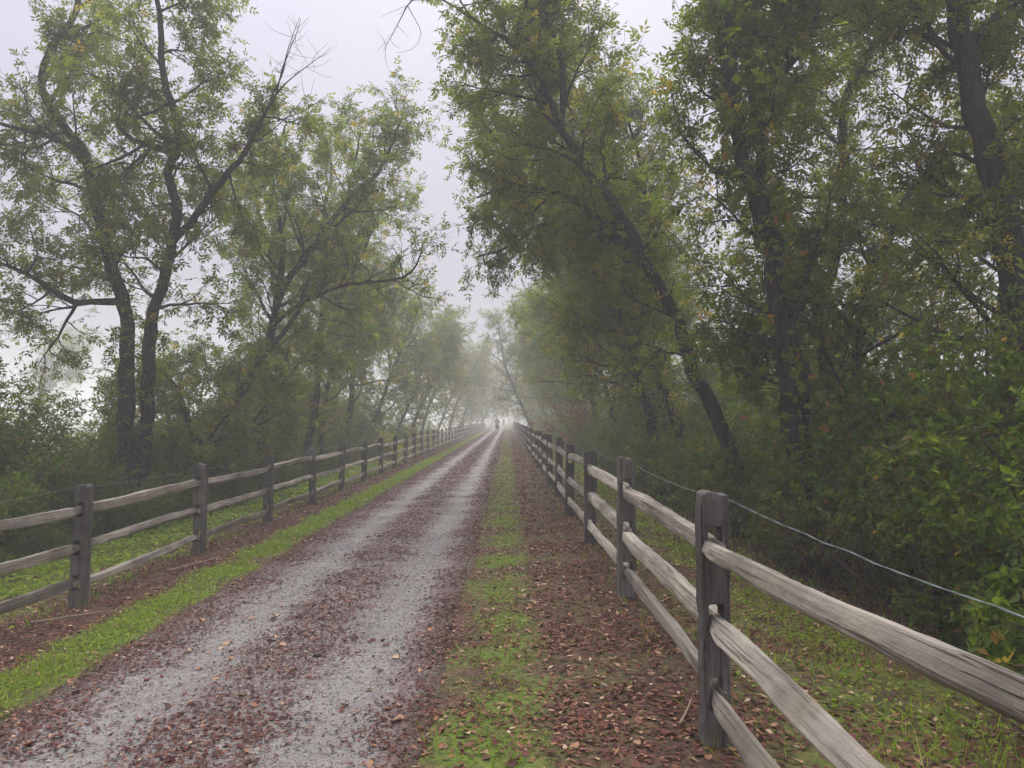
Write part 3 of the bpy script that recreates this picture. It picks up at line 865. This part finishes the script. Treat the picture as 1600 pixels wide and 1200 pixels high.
row(-9.5, .5, 9.6, 55, 2.3, .026, (1, 4, 0), .85, 1.2, 'left', 'second', LG)
row(-11.6, .6, 12, 45, 2.3, .03, (3, 1), .8, 1.1, 'left', 'rearmost', LG)

# distinct small plants
def solo(name, seed, loc, label, cat, rz=0, **kw):
    w, l = shrub(seed, **kw)
    root = empty(name, (loc[0], loc[1], float(gz(loc[0], loc[1]))), rz)
    link('stems', w, None, root); link('foliage', l, None, root)
    return tag(root, label, cat)
solo('red_creeper_shrub', 71, (3.6, 38), 'rust-red leaved shrub far down the right fence', 'bush', h=3.4, w=.7, stems=9, per=5, leaf_m='leaf_red', length=.13, width=.08)
solo('yellow_shrub', 72, (-5.6, 38), 'small yellow-green bush behind the left fence in the distance', 'bush', h=1.5, w=.8, stems=8, per=5, leaf_m='leaf_yellow', length=.12, width=.07)
solo('yellow_shrub', 73, (-5.7, 50), 'pale yellow bush farther along the left fence near the fog', 'bush', h=1.6, w=.8, stems=8, per=5, leaf_m='leaf_yellow', length=.13, width=.07)
solo('maple_sapling', 74, (4.5, 9.5), 'bright green broad-leaved sapling in the right thicket', 'sapling', h=2.6, w=.5, stems=3, per=3, leaf_m='leaf_vine', length=.125, width=.095, subs=5, twigs=2)

# bare brown canes in front of the right thicket
def canes(seed, loc, n, h, label):
    t = Tree(seed); rng = t.rng
    for i in range(n):
        a = rng.uniform(0, 6.28)
        st = np.array([rng.normal(0, .3), rng.normal(0, .45), -.05])
        d = np.array([math.cos(a) * .55, math.sin(a) * .55, 1.0])
        p = walk(rng, st, d, h * rng.uniform(.6, 1.2), 9, .12, -.06)
        t.wood.add(p, np.linspace(.008, .003, 10), 4)
        for q in range(4):
            k = rng.randint(3, 9); t.wood.add(walk(rng, p[k], rng.normal(0, 1, 3) + np.array([0, 0, .4]), rng.uniform(.2, .6), 4, .15, 0), np.linspace(.004, .002, 5), 3)
    o = link('bare_canes', t.wood.mesh('bare_canes'), M['cane'])
    o.location = (loc[0], loc[1], float(gz(*loc)))
    return tag(o, label, 'canes')
canes(81, (4.0, 9.4), 34, 1.5, 'tangle of bare red-brown canes below the vine-wrapped trunk')
canes(82, (4.3, 6.6), 26, 1.2, 'bare brown canes at the foot of the thicket near the right edge')
canes(85, (3.9, 12.6), 30, 1.6, 'bare brown canes behind the right fence left of the vine-wrapped trunk')
canes(86, (4.0, 7.9), 34, 1.7, 'tall thin brown canes leaning out of the thicket right of the vine-wrapped trunk')
canes(83, (-7.4, 11.2), 26, .9, 'heap of bare brown canes behind the left fence at the left edge')

# pale broken stick at the far left
t = Tree(84)
w = walk(t.rng, (0, 0, -.1), (.35, 0, 1), 2.0, 9, .06, 0)
t.wood.add(w, np.linspace(.028, .020, 10), 7, t.rng, .08)
o = link('broken_stick', t.wood.mesh('broken_stick'), M['pale_stick'])
o.location = (-8.7, 12.6, float(gz(-8.7, 12.6))); tag(o, 'pale broken branch standing up in the bushes at the left edge', 'branch')

# ------------------------------------------------------------------ fences
def post_mesh(seed):
    rng = np.random.RandomState(seed)
    a, d, s = .072, .062, .036
    H = 1.22
    slots = [(.17, .32), (.52, .67), (.905, 1.05)]
    zs = [-.25]
    for lo, hi in slots: zs += [lo, hi]
    zs += [H]
    zz = []
    for p, q in zip(zs[:-1], zs[1:]):
        n = max(1, int((q - p) / .07)); zz += list(np.linspace(p, q, n, endpoint=False))
    zz = np.array(zz + [H]); xs = np.array([-a, -s, 0, s, a])
    nz, nx = len(zz), len(xs)
    def slot(z0, z1): m = .5 * (z0 + z1); return any(lo < m < hi for lo, hi in slots)
    V, F, ids = [], [], {}
    def vid(i, j, k):
        key = (i, j, k)
        if key not in ids:
            ids[key] = len(V); V.append([xs[i], (-d, d)[k], zz[j]])
        return ids[key]
    for j in range(nz - 1):
        for i in range(nx - 1):
            if slot(zz[j], zz[j + 1]) and 1 <= i <= 2: continue
            F.append([vid(i, j, 0), vid(i + 1, j, 0), vid(i + 1, j + 1, 0), vid(i, j + 1, 0)])
            F.append([vid(i, j, 1), vid(i, j + 1, 1), vid(i + 1, j + 1, 1), vid(i + 1, j, 1)])
        F.append([vid(0, j, 1), vid(0, j, 0), vid(0, j + 1, 0), vid(0, j + 1, 1)])
        F.append([vid(nx - 1, j, 0), vid(nx - 1, j, 1), vid(nx - 1, j + 1, 1), vid(nx - 1, j + 1, 0)])
        if slot(zz[j], zz[j + 1]):
            F.append([vid(1, j, 0), vid(1, j, 1), vid(1, j + 1, 1), vid(1, j + 1, 0)])
            F.append([vid(3, j, 1), vid(3, j, 0), vid(3, j + 1, 0), vid(3, j + 1, 1)])
            for jj, prev in ((j, j - 1), (j + 1, j + 1)):
                inside = slot(zz[prev], zz[prev + 1]) if 0 <= prev < nz - 1 else False
                if not inside:
                    for i in (1, 2): F.append([vid(i, jj, 0), vid(i + 1, jj, 0), vid(i + 1, jj, 1), vid(i, jj, 1)])
    for i in range(nx - 1):
        F.append([vid(i, nz - 1, 0), vid(i + 1, nz - 1, 0), vid(i + 1, nz - 1, 1), vid(i, nz - 1, 1)])
    V = np.array(V)
    V[:, :2] *= (1 + .05 * np.sin(V[:, 2:3] * 5 + rng.uniform(0, 6)))
    V += rng.normal(0, .0028, V.shape)
    top = V[:, 2] > H - .03
    V[top, 2] += rng.normal(0, .008, top.sum()); V[top & (np.abs(V[:, 0]) > .06), 2] -= .012
    V[top, :2] *= .95
    # one corner worn off
    V[:, 0] += .012 * (V[:, 2] - .6) * rng.uniform(-1, 1)
    me = np_mesh('post', V, np.array(F), smooth=False)
    bm = bmesh.new(); bm.from_mesh(me); bmesh.ops.recalc_face_normals(bm, faces=bm.faces)
    es = [e for e in bm.edges if len(e.link_faces) == 2 and e.calc_face_angle(0) > 1.0]
    bmesh.ops.bevel(bm, geom=es, offset=.006, segments=1, affect='EDGES', profile=.6)
    bm.to_mesh(me); bm.free()
    me.materials.append(M['post'])
    return me

BAY = 3.05
def rail_mesh(seed):
    """split timber along local Y from 0 to BAY, ends thinned to tenons"""
    rng = np.random.RandomState(seed)
    n, k = 48, 12
    t = np.linspace(-.12, BAY + .12, n)
    th = np.linspace(0, 2 * math.pi, k, endpoint=False)
    hh, ww = rng.uniform(.050, .063), rng.uniform(.040, .052)
    cs = np.array([(-ww * rng.uniform(.75, 1.1), -hh * rng.uniform(.8, 1)), (ww * rng.uniform(.7, 1.1), -hh * rng.uniform(.55, 1)),
                   (ww * rng.uniform(.35, .95), hh * rng.uniform(.6, 1)), (-ww * rng.uniform(.3, .9), hh * rng.uniform(.75, 1.05))])
    prof = []
    for q in range(4):          # hewn cross-section: four faces with chipped arrises
        a_, b_, c_ = cs[q - 1], cs[q], cs[(q + 1) % 4]
        prof += [b_ + (a_ - b_) * .12, b_ + (c_ - b_) * .12, (b_ + c_) / 2 * rng.uniform(.96, 1.06)]
    prof = np.array(prof)
    wane = rng.uniform(0, 6, (4, 2)); wamp = rng.uniform(.05, .16, 4)
    ph = rng.uniform(0, 6, 6)
    V = []
    for y in t:
        e = min(y + .12, BAY + .12 - y)
        tp = min(1, max(0, (e - .10) / .26))
        tp = tp * tp * (3 - 2 * tp)
        sx = .30 + .70 * tp; sz = .66 + .34 * tp
        sx *= 1 + .06 * math.sin(y * 2.3 + ph[0]); sz *= 1 + .05 * math.sin(y * 1.9 + ph[1]) + .025 * math.sin(y * 6.1 + ph[2])
        tw = .16 * math.sin(y * .9 + ph[3]) * tp
        c, s = math.cos(tw), math.sin(tw)
        cw = np.ones((k, 1))
        for q in range(4): cw[q * 3:q * 3 + 2, 0] = 1 - wamp[q] * (.5 + .5 * math.sin(y * (1.3 + q * .45) + wane[q, 0])) - .04 * math.sin(y * 7 + wane[q, 1])
        P = prof * cw * np.array([sx, sz]) * (1 + rng.normal(0, .022, (k, 1)))
        x = P[:, 0] * c - P[:, 1] * s; z = P[:, 0] * s + P[:, 1] * c
        bx = (.010 * math.sin(y * 1.03 + ph[4]) + .004 * math.sin(y * 4.1 + ph[2])) * tp; bz = (.009 * math.sin(y * 1.2 + ph[5]) + .003 * math.sin(y * 4.7 + ph[0]) - .008 * math.sin(y / BAY * 3.14)) * tp
        V.append(np.stack([x + bx, np.full(k, y) + rng.normal(0, .002, k), z + bz], 1))
    V = np.vstack(V)
    i = np.arange(n * k).reshape(n, k); j = np.roll(i, -1, 1)
    F = np.stack([i[:-1], i[1:], j[1:], j[:-1]], -1).reshape(-1, 4)
    me = np_mesh('rail', V, F, smooth=True)
    bm = bmesh.new(); bm.from_mesh(me)
    bm.verts.ensure_lookup_table()
    bm.faces.new([bm.verts[q] for q in range(k)]); bm.faces.new([bm.verts[(n - 1) * k + q] for q in reversed(range(k))])
    bmesh.ops.recalc_face_normals(bm, faces=bm.faces)
    bm.to_mesh(me); bm.free()
    try: me.set_sharp_from_angle(angle=R(24))
    except Exception: pass
    me.materials.append(M['rail'])
    return me
POSTS = [post_mesh(s) for s in (1, 2, 3, 4)]
RAILS = [rail_mesh(s) for s in range(10, 20)]

def fence(label, x0, y0, k0, k1, side, wire):
    root = empty('split_rail_fence', (x0, y0 + k0 * BAY, float(gz(x0, y0 + k0 * BAY))))
    ox, oy, oz = root.location
    tag(root, label, 'fence')
    rnd = random.Random(int(abs(x0) * 100))
    base = {}
    for k in range(k0, k1 + 1):
        y = y0 + k * BAY; base[k] = (x0 + rnd.uniform(-.025, .025), float(gz(x0, y)))
    for k in range(k0, k1 + 1):
        bx, bz = base[k]; y = y0 + k * BAY
        p = link('post', rnd.choice(POSTS), None, root)
        p.location = (bx - ox, y - oy, bz - oz)
        p.scale = (rnd.uniform(.92, 1.08), rnd.uniform(.92, 1.08), rnd.uniform(.97, 1.025))
        p.rotation_euler = (rnd.gauss(0, .014), rnd.gauss(0, .014), rnd.gauss(0, .03) + (math.pi if rnd.random() < .5 else 0))
        if k == k1: continue
        bx2, bz2 = base[k + 1]
        for lv in (.24, .595, .98):
            r = link('rail', rnd.choice(RAILS), None, root)
            flip = rnd.random() < .5
            sx = 1 if rnd.random() < .5 else -1
            xa, xb = bx + .016, bx2 - .016
            za, zb = bz + lv + rnd.uniform(-.02, .015), bz2 + lv + rnd.uniform(-.02, .015)
            if side > 0 and k == k0 and lv > .9: za, zb = za + .075, bz2 + .972
            dx, dz = (xb - xa) / BAY, (zb - za) / BAY
            r.location = (xa - ox, y - oy, za - oz)
            r.rotation_euler = (math.atan(dz), (.38 if (side > 0 and k == k0 and lv > .9) else side * .25 + rnd.gauss(0, .16)) + (math.pi if flip else 0), -math.atan(dx))
    # strand wire stapled to the outside of the posts
    for z0, rad, kk in wire:
        t = Tubes(); pts = []; rg = np.random.RandomState(int(z0 * 100))
        for k in range(k0, min(k1, 30)):
            for q in range(16):
                f = q / 16; y = y0 + (k + f) * BAY
                sag = -.035 * 4 * f * (1 - f)
                bz = base[k][1] * (1 - f) + base[k + 1][1] * f
                pts.append((x0 + side * .085 + rg.normal(0, .003) - ox, y - oy, bz + z0 + sag + rg.normal(0, .0025) - oz))
        pts = np.array(pts)
        if kk == 2:
            n = len(pts) * 4; q = np.linspace(0, len(pts) - 1, n); i0 = np.minimum(q.astype(int), len(pts) - 2); f = (q - i0)[:, None]
            pp = pts[i0] * (1 - f) + pts[i0 + 1] * f
            ph = np.linspace(0, n * .9, n)
            for sg in (0, math.pi):
                t.add(pp + np.stack([np.cos(ph + sg), 0 * ph, np.sin(ph + sg)], 1) * .0014, np.full(n, rad), 5)
        else:
            t.add(pts, np.full(len(pts), rad), 5)
        link('wire', t.mesh('wire'), M['wire'], root)
    return root
fence('grey split-rail fence with three rails along the right side of the trail', 1.05, 3.92, -1, 46, 1, [(1.20, .0012, 2), (.44, .0010, 1)])
fence('grey split-rail fence with three rails along the left side of the trail', -4.27, 7.75, -1, 45, -1, [(1.17, .0017, 1)])

# ------------------------------------------------------------------ people
def skin_obj(name, verts, edges, radii, mat, parent, root=0, sub=2):
    me = bpy.data.meshes.new(name); me.from_pydata(verts, edges, []); me.update()
    o = link(name, me, mat, parent)
    md = o.modifiers.new('skin', 'SKIN'); md.use_smooth_shade = True
    sv = me.skin_vertices[0].data
    for i, r in enumerate(radii):
        sv[i].radius = r if isinstance(r, tuple) else (r, r); sv[i].use_root = (i == root)
    s2 = o.modifiers.new('sub', 'SUBSURF'); s2.levels = sub; s2.render_levels = sub
    return o
def person(loc, rz, label, shirt, band, shorts, hair, skinc, phase, sc=1.0):
    root = empty('person', loc, rz, sc); tag(root, label, 'person')
    mk = lambda n, c: plain(n, c)
    ms, mb, mh, mt = mk('skin', skinc), mk('shirt_cloth', shirt), mk('hair', hair), mk('shorts_cloth', shorts)
    # local frame: +Y is forward, z up; mid-stride
    J = dict(pel=(0, 0, .95), waist=(0, .01, 1.08), chest=(0, .03, 1.28), neckb=(0, .035, 1.45), neck=(0, .045, 1.52), head=(0, .06, 1.62), crown=(0, .06, 1.72),
             shL=(-.17, .03, 1.42), shR=(.17, .03, 1.42), elL=(-.25, -.14, 1.19), elR=(.25, -.05, 1.16), wrL=(-.20, .08, 1.10), wrR=(.19, .19, 1.18),
             hiL=(-.09, 0, .90), hiR=(.09, 0, .90), knL=(-.09, .16, .52), knR=(.085, -.03, .49), anL=(-.08, .10, .10), anR=(.08, -.40, .34), toL=(-.08, .26, .04), toR=(.08, -.38, .18),
             haL=(-.19, .16, 1.13), haR=(.17, .26, 1.25))
    names = list(J); I = {n: i for i, n in enumerate(names)}
    E = [('pel', 'waist'), ('waist', 'chest'), ('chest', 'neckb'), ('neckb', 'neck'), ('neck', 'head'), ('head', 'crown'), ('neckb', 'shL'), ('neckb', 'shR'),
         ('shL', 'elL'), ('elL', 'wrL'), ('wrL', 'haL'), ('shR', 'elR'), ('elR', 'wrR'), ('wrR', 'haR'), ('pel', 'hiL'), ('hiL', 'knL'), ('knL', 'anL'), ('anL', 'toL'),
         ('pel', 'hiR'), ('hiR', 'knR'), ('knR', 'anR'), ('anR', 'toR')]
    rad = dict(pel=(.15, .11), waist=(.13, .10), chest=(.16, .11), neckb=(.09, .08), neck=.055, head=(.075, .095), crown=(.06, .07), shL=.065, shR=.065, elL=.042, elR=.042,
               wrL=.03, wrR=.03, hiL=.09, hiR=.09, knL=.058, knR=.058, anL=.036, anR=.036, toL=.035, toR=.035, haL=.035, haR=.035)
    def sub(nm, keep, grow, mat):
        ids = {n: i for i, n in enumerate(keep)}
        vs_ = [J[n] for n in keep]; es = [(ids[a], ids[b]) for a, b in E if a in ids and b in ids]
        rs = [tuple(v * grow for v in (rad[n] if isinstance(rad[n], tuple) else (rad[n], rad[n]))) for n in keep]
        return skin_obj(nm, vs_, es, rs, mat, root)
    sub('body', names, 1.0, ms)
    sub('shirt', ['waist', 'chest', 'neckb', 'shL', 'shR', 'elL', 'elR'], 1.13, mb)
    sub('shorts', ['pel', 'hiL', 'hiR', 'knL', 'knR'], 1.2, mt)
    sub('hair', ['head', 'crown'], 1.12, mh)
    if band is not None:
        bm_ = mk('white_cloth', band)
        for z in (1.07, 1.29):
            t = Tubes(); th = np.linspace(0, 2 * math.pi, 25)
            t.add(np.stack([np.cos(th) * .185, .02 + np.sin(th) * .135, np.full(25, z)], 1), np.full(25, .048), 6)
            link('band', t.mesh('band'), bm_, root)
    for a, b in (('anL', 'toL'), ('anR', 'toR')):
        va, vb = Vector(J[a]), Vector(J[b])
        skin_obj('shoe', [va + Vector((0, -.05, -.04)), (va + vb) / 2 + Vector((0, .02, -.03)), vb + Vector((0, .03, 0))], [(0, 1), (1, 2)], [(.045, .05), (.048, .045), (.04, .032)], mk('shoe_cloth', (.25, .25, .27)), root)
    return root
px_, py_ = -1.15, 85.0
person((px_, py_, float(gz(px_, py_))), 0, 'runner in a dark top with white bands and dark shorts on the trail', (.03, .028, .035), (.75, .74, .72), (.035, .03, .04), (.03, .022, .02), (.62, .45, .37), 0, 1.1)
px_, py_ = -.75, 150.0
person((px_, py_, float(gz(px_, py_))), .3, 'faint distant person in dark clothing beyond the runner, almost lost in fog', (.05, .06, .08), None, (.05, .05, .07), (.05, .04, .04), (.4, .3, .25), 0)

# ------------------------------------------------------------------ grass (uncountable)
G = np.random.RandomState(33)
def blades(name, label, bands, h0, w0):
    L = Leaves()
    for xa, xb, dens, hs, mask_lo in bands:
        for ya, yb, f, wscale in ((2.0, 7, 1.0, 1.0), (7, 14, .6, 1.3), (14, 28, .28, 1.9), (28, 125, .09, 3.0)):
            n = int((xb - xa) * (yb - ya) * dens * f)
            x = G.uniform(xa, xb, n); y = G.uniform(ya, yb, n)
            if yb > 100: y = ya + (yb - ya) * (1 - np.sqrt(1 - G.uniform(0, 1, n) * .999)); n = len(y)
            u = (x - xa) / (xb - xa); edge = np.minimum(u, 1 - u) * 2
            keep = snoise(x * 1.3 + 3, y * 1.3, 2, 8) * .5 + edge * .8 + G.normal(0, .18, n) > mask_lo
            x, y = x[keep], y[keep]; n = len(x)
            B = np.stack([x, y, tz(x, y) - .004], 1)
            ax = np.stack([G.normal(0, .55, n), G.normal(0, .55, n), np.full(n, 1.0)], 1)
            nr = np.stack([G.normal(0, 1, n), G.normal(0, 1, n), np.full(n, .3)], 1)
            tint = np.clip(.5 + .2 * snoise(x * 2, y * 2, 3, 8) + G.normal(0, .2, n), 0, 1)
            L.add(B, ax, nr, hs * h0 * G.uniform(.5, 1.3, n), w0 * wscale * G.uniform(.7, 1.3, n), tint, .15)
    o = link(name, L.mesh(name), M['grass']); return tag(o, label, kind='stuff')
blades('grass', 'low bright green grass in strips along the trail and fences',
       [(-3.68, -2.90, 2600, 1.0, .38), (-.46, .36, 1500, .55, .62), (-7.0, -4.35, 700, 1.7, .5), (1.15, 3.6, 520, 1.3, .6)], .055, .007)
tall = blades('tall_grass', 'thin patches of longer grass and straw along fences and verges',
       [(-4.5, -4.05, 130, 1.0, .35), (-3.3, -2.85, 90, .7, .5), (.85, 1.25, 110, 1.0, .5), (-.5, -.2, 60, .6, .6), (1.4, 4.2, 110, 1.6, .45), (-8.2, -4.6, 110, 1.6, .45)], .16, .006)
def clover(name, label, bands):
    L = Leaves()
    for xa, xb, dens, ls, lo in bands:
        for ya, yb, f, sc in ((2.0, 8, 1.0, 1.0), (8, 16, .5, 1.35), (16, 34, .18, 2.1)):
            n = int((xb - xa) * (yb - ya) * dens * f)
            x = G.uniform(xa, xb, n); y = G.uniform(ya, yb, n)
            u = (x - xa) / (xb - xa); edge = np.minimum(u, 1 - u) * 2
            keep = snoise(x * 1.1 + 1, y * 1.1, 2, 8) * .6 + edge * .7 + G.normal(0, .15, n) > lo
            x, y = x[keep], y[keep]; n = len(x)
            B = np.stack([x, y, tz(x, y) + G.uniform(.005, .05, n) * ls], 1)
            a = G.uniform(0, 6.283, n)
            ax = np.stack([np.cos(a), np.sin(a), G.normal(.15, .3, n)], 1)
            nr = np.stack([G.normal(0, .35, n), G.normal(0, .35, n), np.ones(n)], 1)
            L.add(B, ax, nr, .030 * ls * sc * G.uniform(.6, 1.4, n), .020 * ls * sc * G.uniform(.7, 1.3, n), np.clip(G.normal(.5, .2, n), 0, .99), .1)
    o = link(name, L.mesh(name), M['grass']); return tag(o, label, kind='stuff')
clover('ground_cover', 'small round-leaved weeds growing among the grass strips',
       [(-3.7, -2.92, 1500, 1.0, .38), (-.42, .34, 900, .65, .68), (.2, 1.0, 420, .6, .98), (-7.6, -4.3, 420, 2.2, .42), (1.2, 3.8, 360, 1.4, .55)])

# ------------------------------------------------------------------ fallen leaves
def fleaf(seed):
    """one curled fallen leaf, about 6 cm"""
    rng = np.random.RandomState(seed)
    n = 7; s = np.linspace(0, 1, n)
    w = np.sin(np.pi * s ** .8) * rng.uniform(.26, .42) + .01
    c1, c2 = rng.uniform(-.35, .5), rng.uniform(.1, .6)
    V = []
    for i in range(n):
        zc = c1 * (s[i] - .5) ** 2
        for k in (-1, 0, 1):
            V.append((k * w[i] * (1 + rng.normal(0, .12)), s[i] - .5, zc + abs(k) * c2 * w[i] * .8 + .05 + rng.normal(0, .015)))
    V = np.array(V) * .062; V[:, 2] = np.maximum(V[:, 2], 0.001)
    F = []
    for i in range(n - 1):
        for k in (0, 1): F.append([i * 3 + k, i * 3 + k + 1, (i + 1) * 3 + k + 1, (i + 1) * 3 + k])
    me = np_mesh('fallen_leaf', V, np.array(F), True, tint=np.full(len(V), [.25, .5, .62, .78, .9, .97, .85, .4][seed % 8]) + rng.normal(0, .03, len(V)))
    me.materials.append(M['litter']); return me
FL = [fleaf(s) for s in range(16)]
Q = random.Random(9)
cnt = 0
while cnt < 300:
    y = 2.7 + 4.6 * Q.random() ** 1.3
    x = Q.uniform(-2.9 if Q.random() < .7 else -3.8, 1.5)
    pxx = VPX + x * F_PX / y; pyy = VPY + (CAM_H) * F_PX / y
    if not (0 < pxx < 1600 and pyy < 1225): continue
    if abs(x + .98) < .28 and Q.random() < .65: continue
    on_trail = -2.9 < x < -.45
    o = link('fallen_leaf', FL[Q.randrange(16)], None, trail if on_trail else ground)
    o.location = (x, y, float(tz(x, y)) + .006)
    s = Q.uniform(.5, 1.15); o.scale = (s, s, s)
    o.rotation_euler = (Q.gauss(0, .25), Q.gauss(0, .25), Q.uniform(0, 6.28)); cnt += 1

LT = np.random.RandomState(77)
def litter(name, label, bands):
    L = Leaves()
    for xa, xb, dens, mu, size, lo, tracks in bands:
        for ya, yb, f, sc in ((1.8, 7, 1.0, 1.0), (7, 14, .62, 1.15), (14, 28, .30, 1.5), (28, 125, .08, 2.3)):
            n = int((xb - xa) * (yb - ya) * dens * f)
            x = LT.uniform(xa, xb, n); y = LT.uniform(ya, yb, n)
            if yb > 100: y = ya + (yb - ya) * (1 - np.sqrt(1 - LT.uniform(0, 1, n) * .999))
            v = snoise(x * 1.2 + 9, y * 1.2, 2, 8) * .55 + LT.normal(0, .3, n)
            if tracks:
                tr = np.minimum(np.abs(x + 2.18), np.abs(x + .98)); v = v + np.clip((tr - .24) / .25, -.9, .7) * .62
            x, y = x[v > lo], y[v > lo]; n = len(x)
            B = np.stack([x, y, tz(x, y) + LT.uniform(.003, .014, n)], 1)
            a = LT.uniform(0, 6.283, n)
            ax = np.stack([np.cos(a), np.sin(a), LT.normal(0, .22, n)], 1)
            nr = np.stack([LT.normal(0, .3, n), LT.normal(0, .3, n), np.ones(n)], 1)
            tint = np.clip(LT.normal(mu, .24, n), 0, 1)
            L.add(B, ax, nr, size * sc * LT.uniform(.45, 1.5, n), size * .5 * sc * LT.uniform(.6, 1.3, n), tint, LT.normal(.12, .1, (n, 1)))
    o = link(name, L.mesh(name), M['litter']); return tag(o, label, kind='stuff')
litter('leaf_litter', 'mass of dark red and brown fallen leaves covering trail and verges',
       [(-2.95, -.42, 2400, .36, .032, .20, True), (-.5, .40, 1100, .58, .042, .0, False), (.25, 1.25, 2100, .52, .044, -.05, False),
        (-4.6, -3.55, 1700, .50, .042, -.15, False), (1.2, 4.5, 1000, .5, .05, -.1, False), (-3.8, -2.75, 900, .6, .040, .15, False), (-8, -4.4, 700, .5, .05, .05, False)])

# crushed stone: loose pebbles on the near trail
PB = np.random.RandomState(5)
n = 26000
py = 2.6 + 8.5 * PB.uniform(0, 1, n) ** 1.5; pxs = PB.uniform(-2.85, -.48, n)
sz = PB.uniform(.003, .0085, n) * (1 + .5 * (PB.uniform(0, 1, n) > .97)) * (1 + (py - 2.6) * .06)
octa = np.array([(1, 0, 0), (0, 1, 0), (-1, 0, 0), (0, -1, 0), (0, 0, 1), (0, 0, -1)], float)
V = octa[None] * sz[:, None, None] * np.array([1, .8, .6]) * PB.uniform(.6, 1.3, (n, 6, 1))
ca, sa = np.cos(PB.uniform(0, 6.28, n)), np.sin(PB.uniform(0, 6.28, n))
V = np.stack([V[..., 0] * ca[:, None] - V[..., 1] * sa[:, None], V[..., 0] * sa[:, None] + V[..., 1] * ca[:, None], V[..., 2]], -1)
V += np.stack([pxs, py, tz(pxs, py) + sz * .25], 1)[:, None]
Fo = np.array([(0, 1, 4), (1, 2, 4), (2, 3, 4), (3, 0, 4), (1, 0, 5), (2, 1, 5), (3, 2, 5), (0, 3, 5)])
Fp = (Fo[None] + (np.arange(n) * 6)[:, None, None]).reshape(-1, 3)
kp = N('pebble_stone'); at = kp.n('Attribute', attribute_name='tint')
M['pebble'] = kp.done(kp.pbr(kp.ramp(at.outputs['Fac'], [(0, (.12, .111, .10)), (.5, (.27, .25, .228)), (1, (.48, .45, .41))]), .85, .2))
pb = link('gravel', np_mesh('gravel', V.reshape(-1, 3), Fp, False, tint=np.repeat(np.clip(PB.normal(.5, .22, n), 0, 1), 6)), M['pebble'])
tag(pb, 'loose grey crushed stone scattered on the trail', kind='stuff')

# a few fallen sticks
def stick(seed, loc, rz, L, r, label):
    t = Tree(seed); w = walk(t.rng, (-L / 2, 0, r), (1, 0, .02), L, 8, .10, 0); w[:, 2] = r + np.abs(w[:, 2] - r) * .3
    t.wood.add(w, np.linspace(r, r * .5, 9), 5)
    o = link('stick', t.wood.mesh('stick'), M['pale_stick']); o.location = (loc[0], loc[1], float(tz(*loc)) + .012); o.rotation_euler = (0, 0, rz)
    return tag(o, label, 'stick')
stick(91, (-4.0, 7.1), .5, .55, .010, 'pale stick lying in the litter beside the nearest left post')
stick(92, (.98, 4.25), 1.1, .35, .008, 'short pale stick lying left of the nearest right post base')
stick(93, (-3.75, 9.6), .9, .9, .009, 'long thin stick in the leaf litter beyond the nearest left post')

# ------------------------------------------------------------------ haze
k = N('fog_air')
pv = k.n('VolumePrincipled')
pv.inputs['Color'].default_value = (.985, .985, .99, 1)
pv.inputs['Density'].default_value = .0052
pv.inputs['Anisotropy'].default_value = .1
k.l(pv.outputs[0], k.out.inputs['Volume'])
x0, x1, y0, y1, z0, z1 = -440, 440, -80, 640, -2.6, 17.5
V = np.array([(x, y, z) for z in (z0, z1) for y in (y0, y1) for x in (x0, x1)])
Fh = np.array([[0, 2, 3, 1], [4, 5, 7, 6], [0, 1, 5, 4], [2, 6, 7, 3], [0, 4, 6, 2], [1, 3, 7, 5]])
haze = link('haze', np_mesh('haze', V, Fh, False), k.m)
tag(haze, 'pale morning fog filling the air', kind='stuff')
try: k.m.cycles.homogeneous_volume = True
except Exception: pass
bpy.context.view_layer.update()
zt = max((o.matrix_world @ Vector(c)).z for o in scene.objects if o.type == 'MESH' and o.name.split('.')[0] in ('crown', 'trunk') for c in o.bound_box)
print('TOP', zt, 'TRIS', sum(len(m.polygons) for m in bpy.data.meshes))
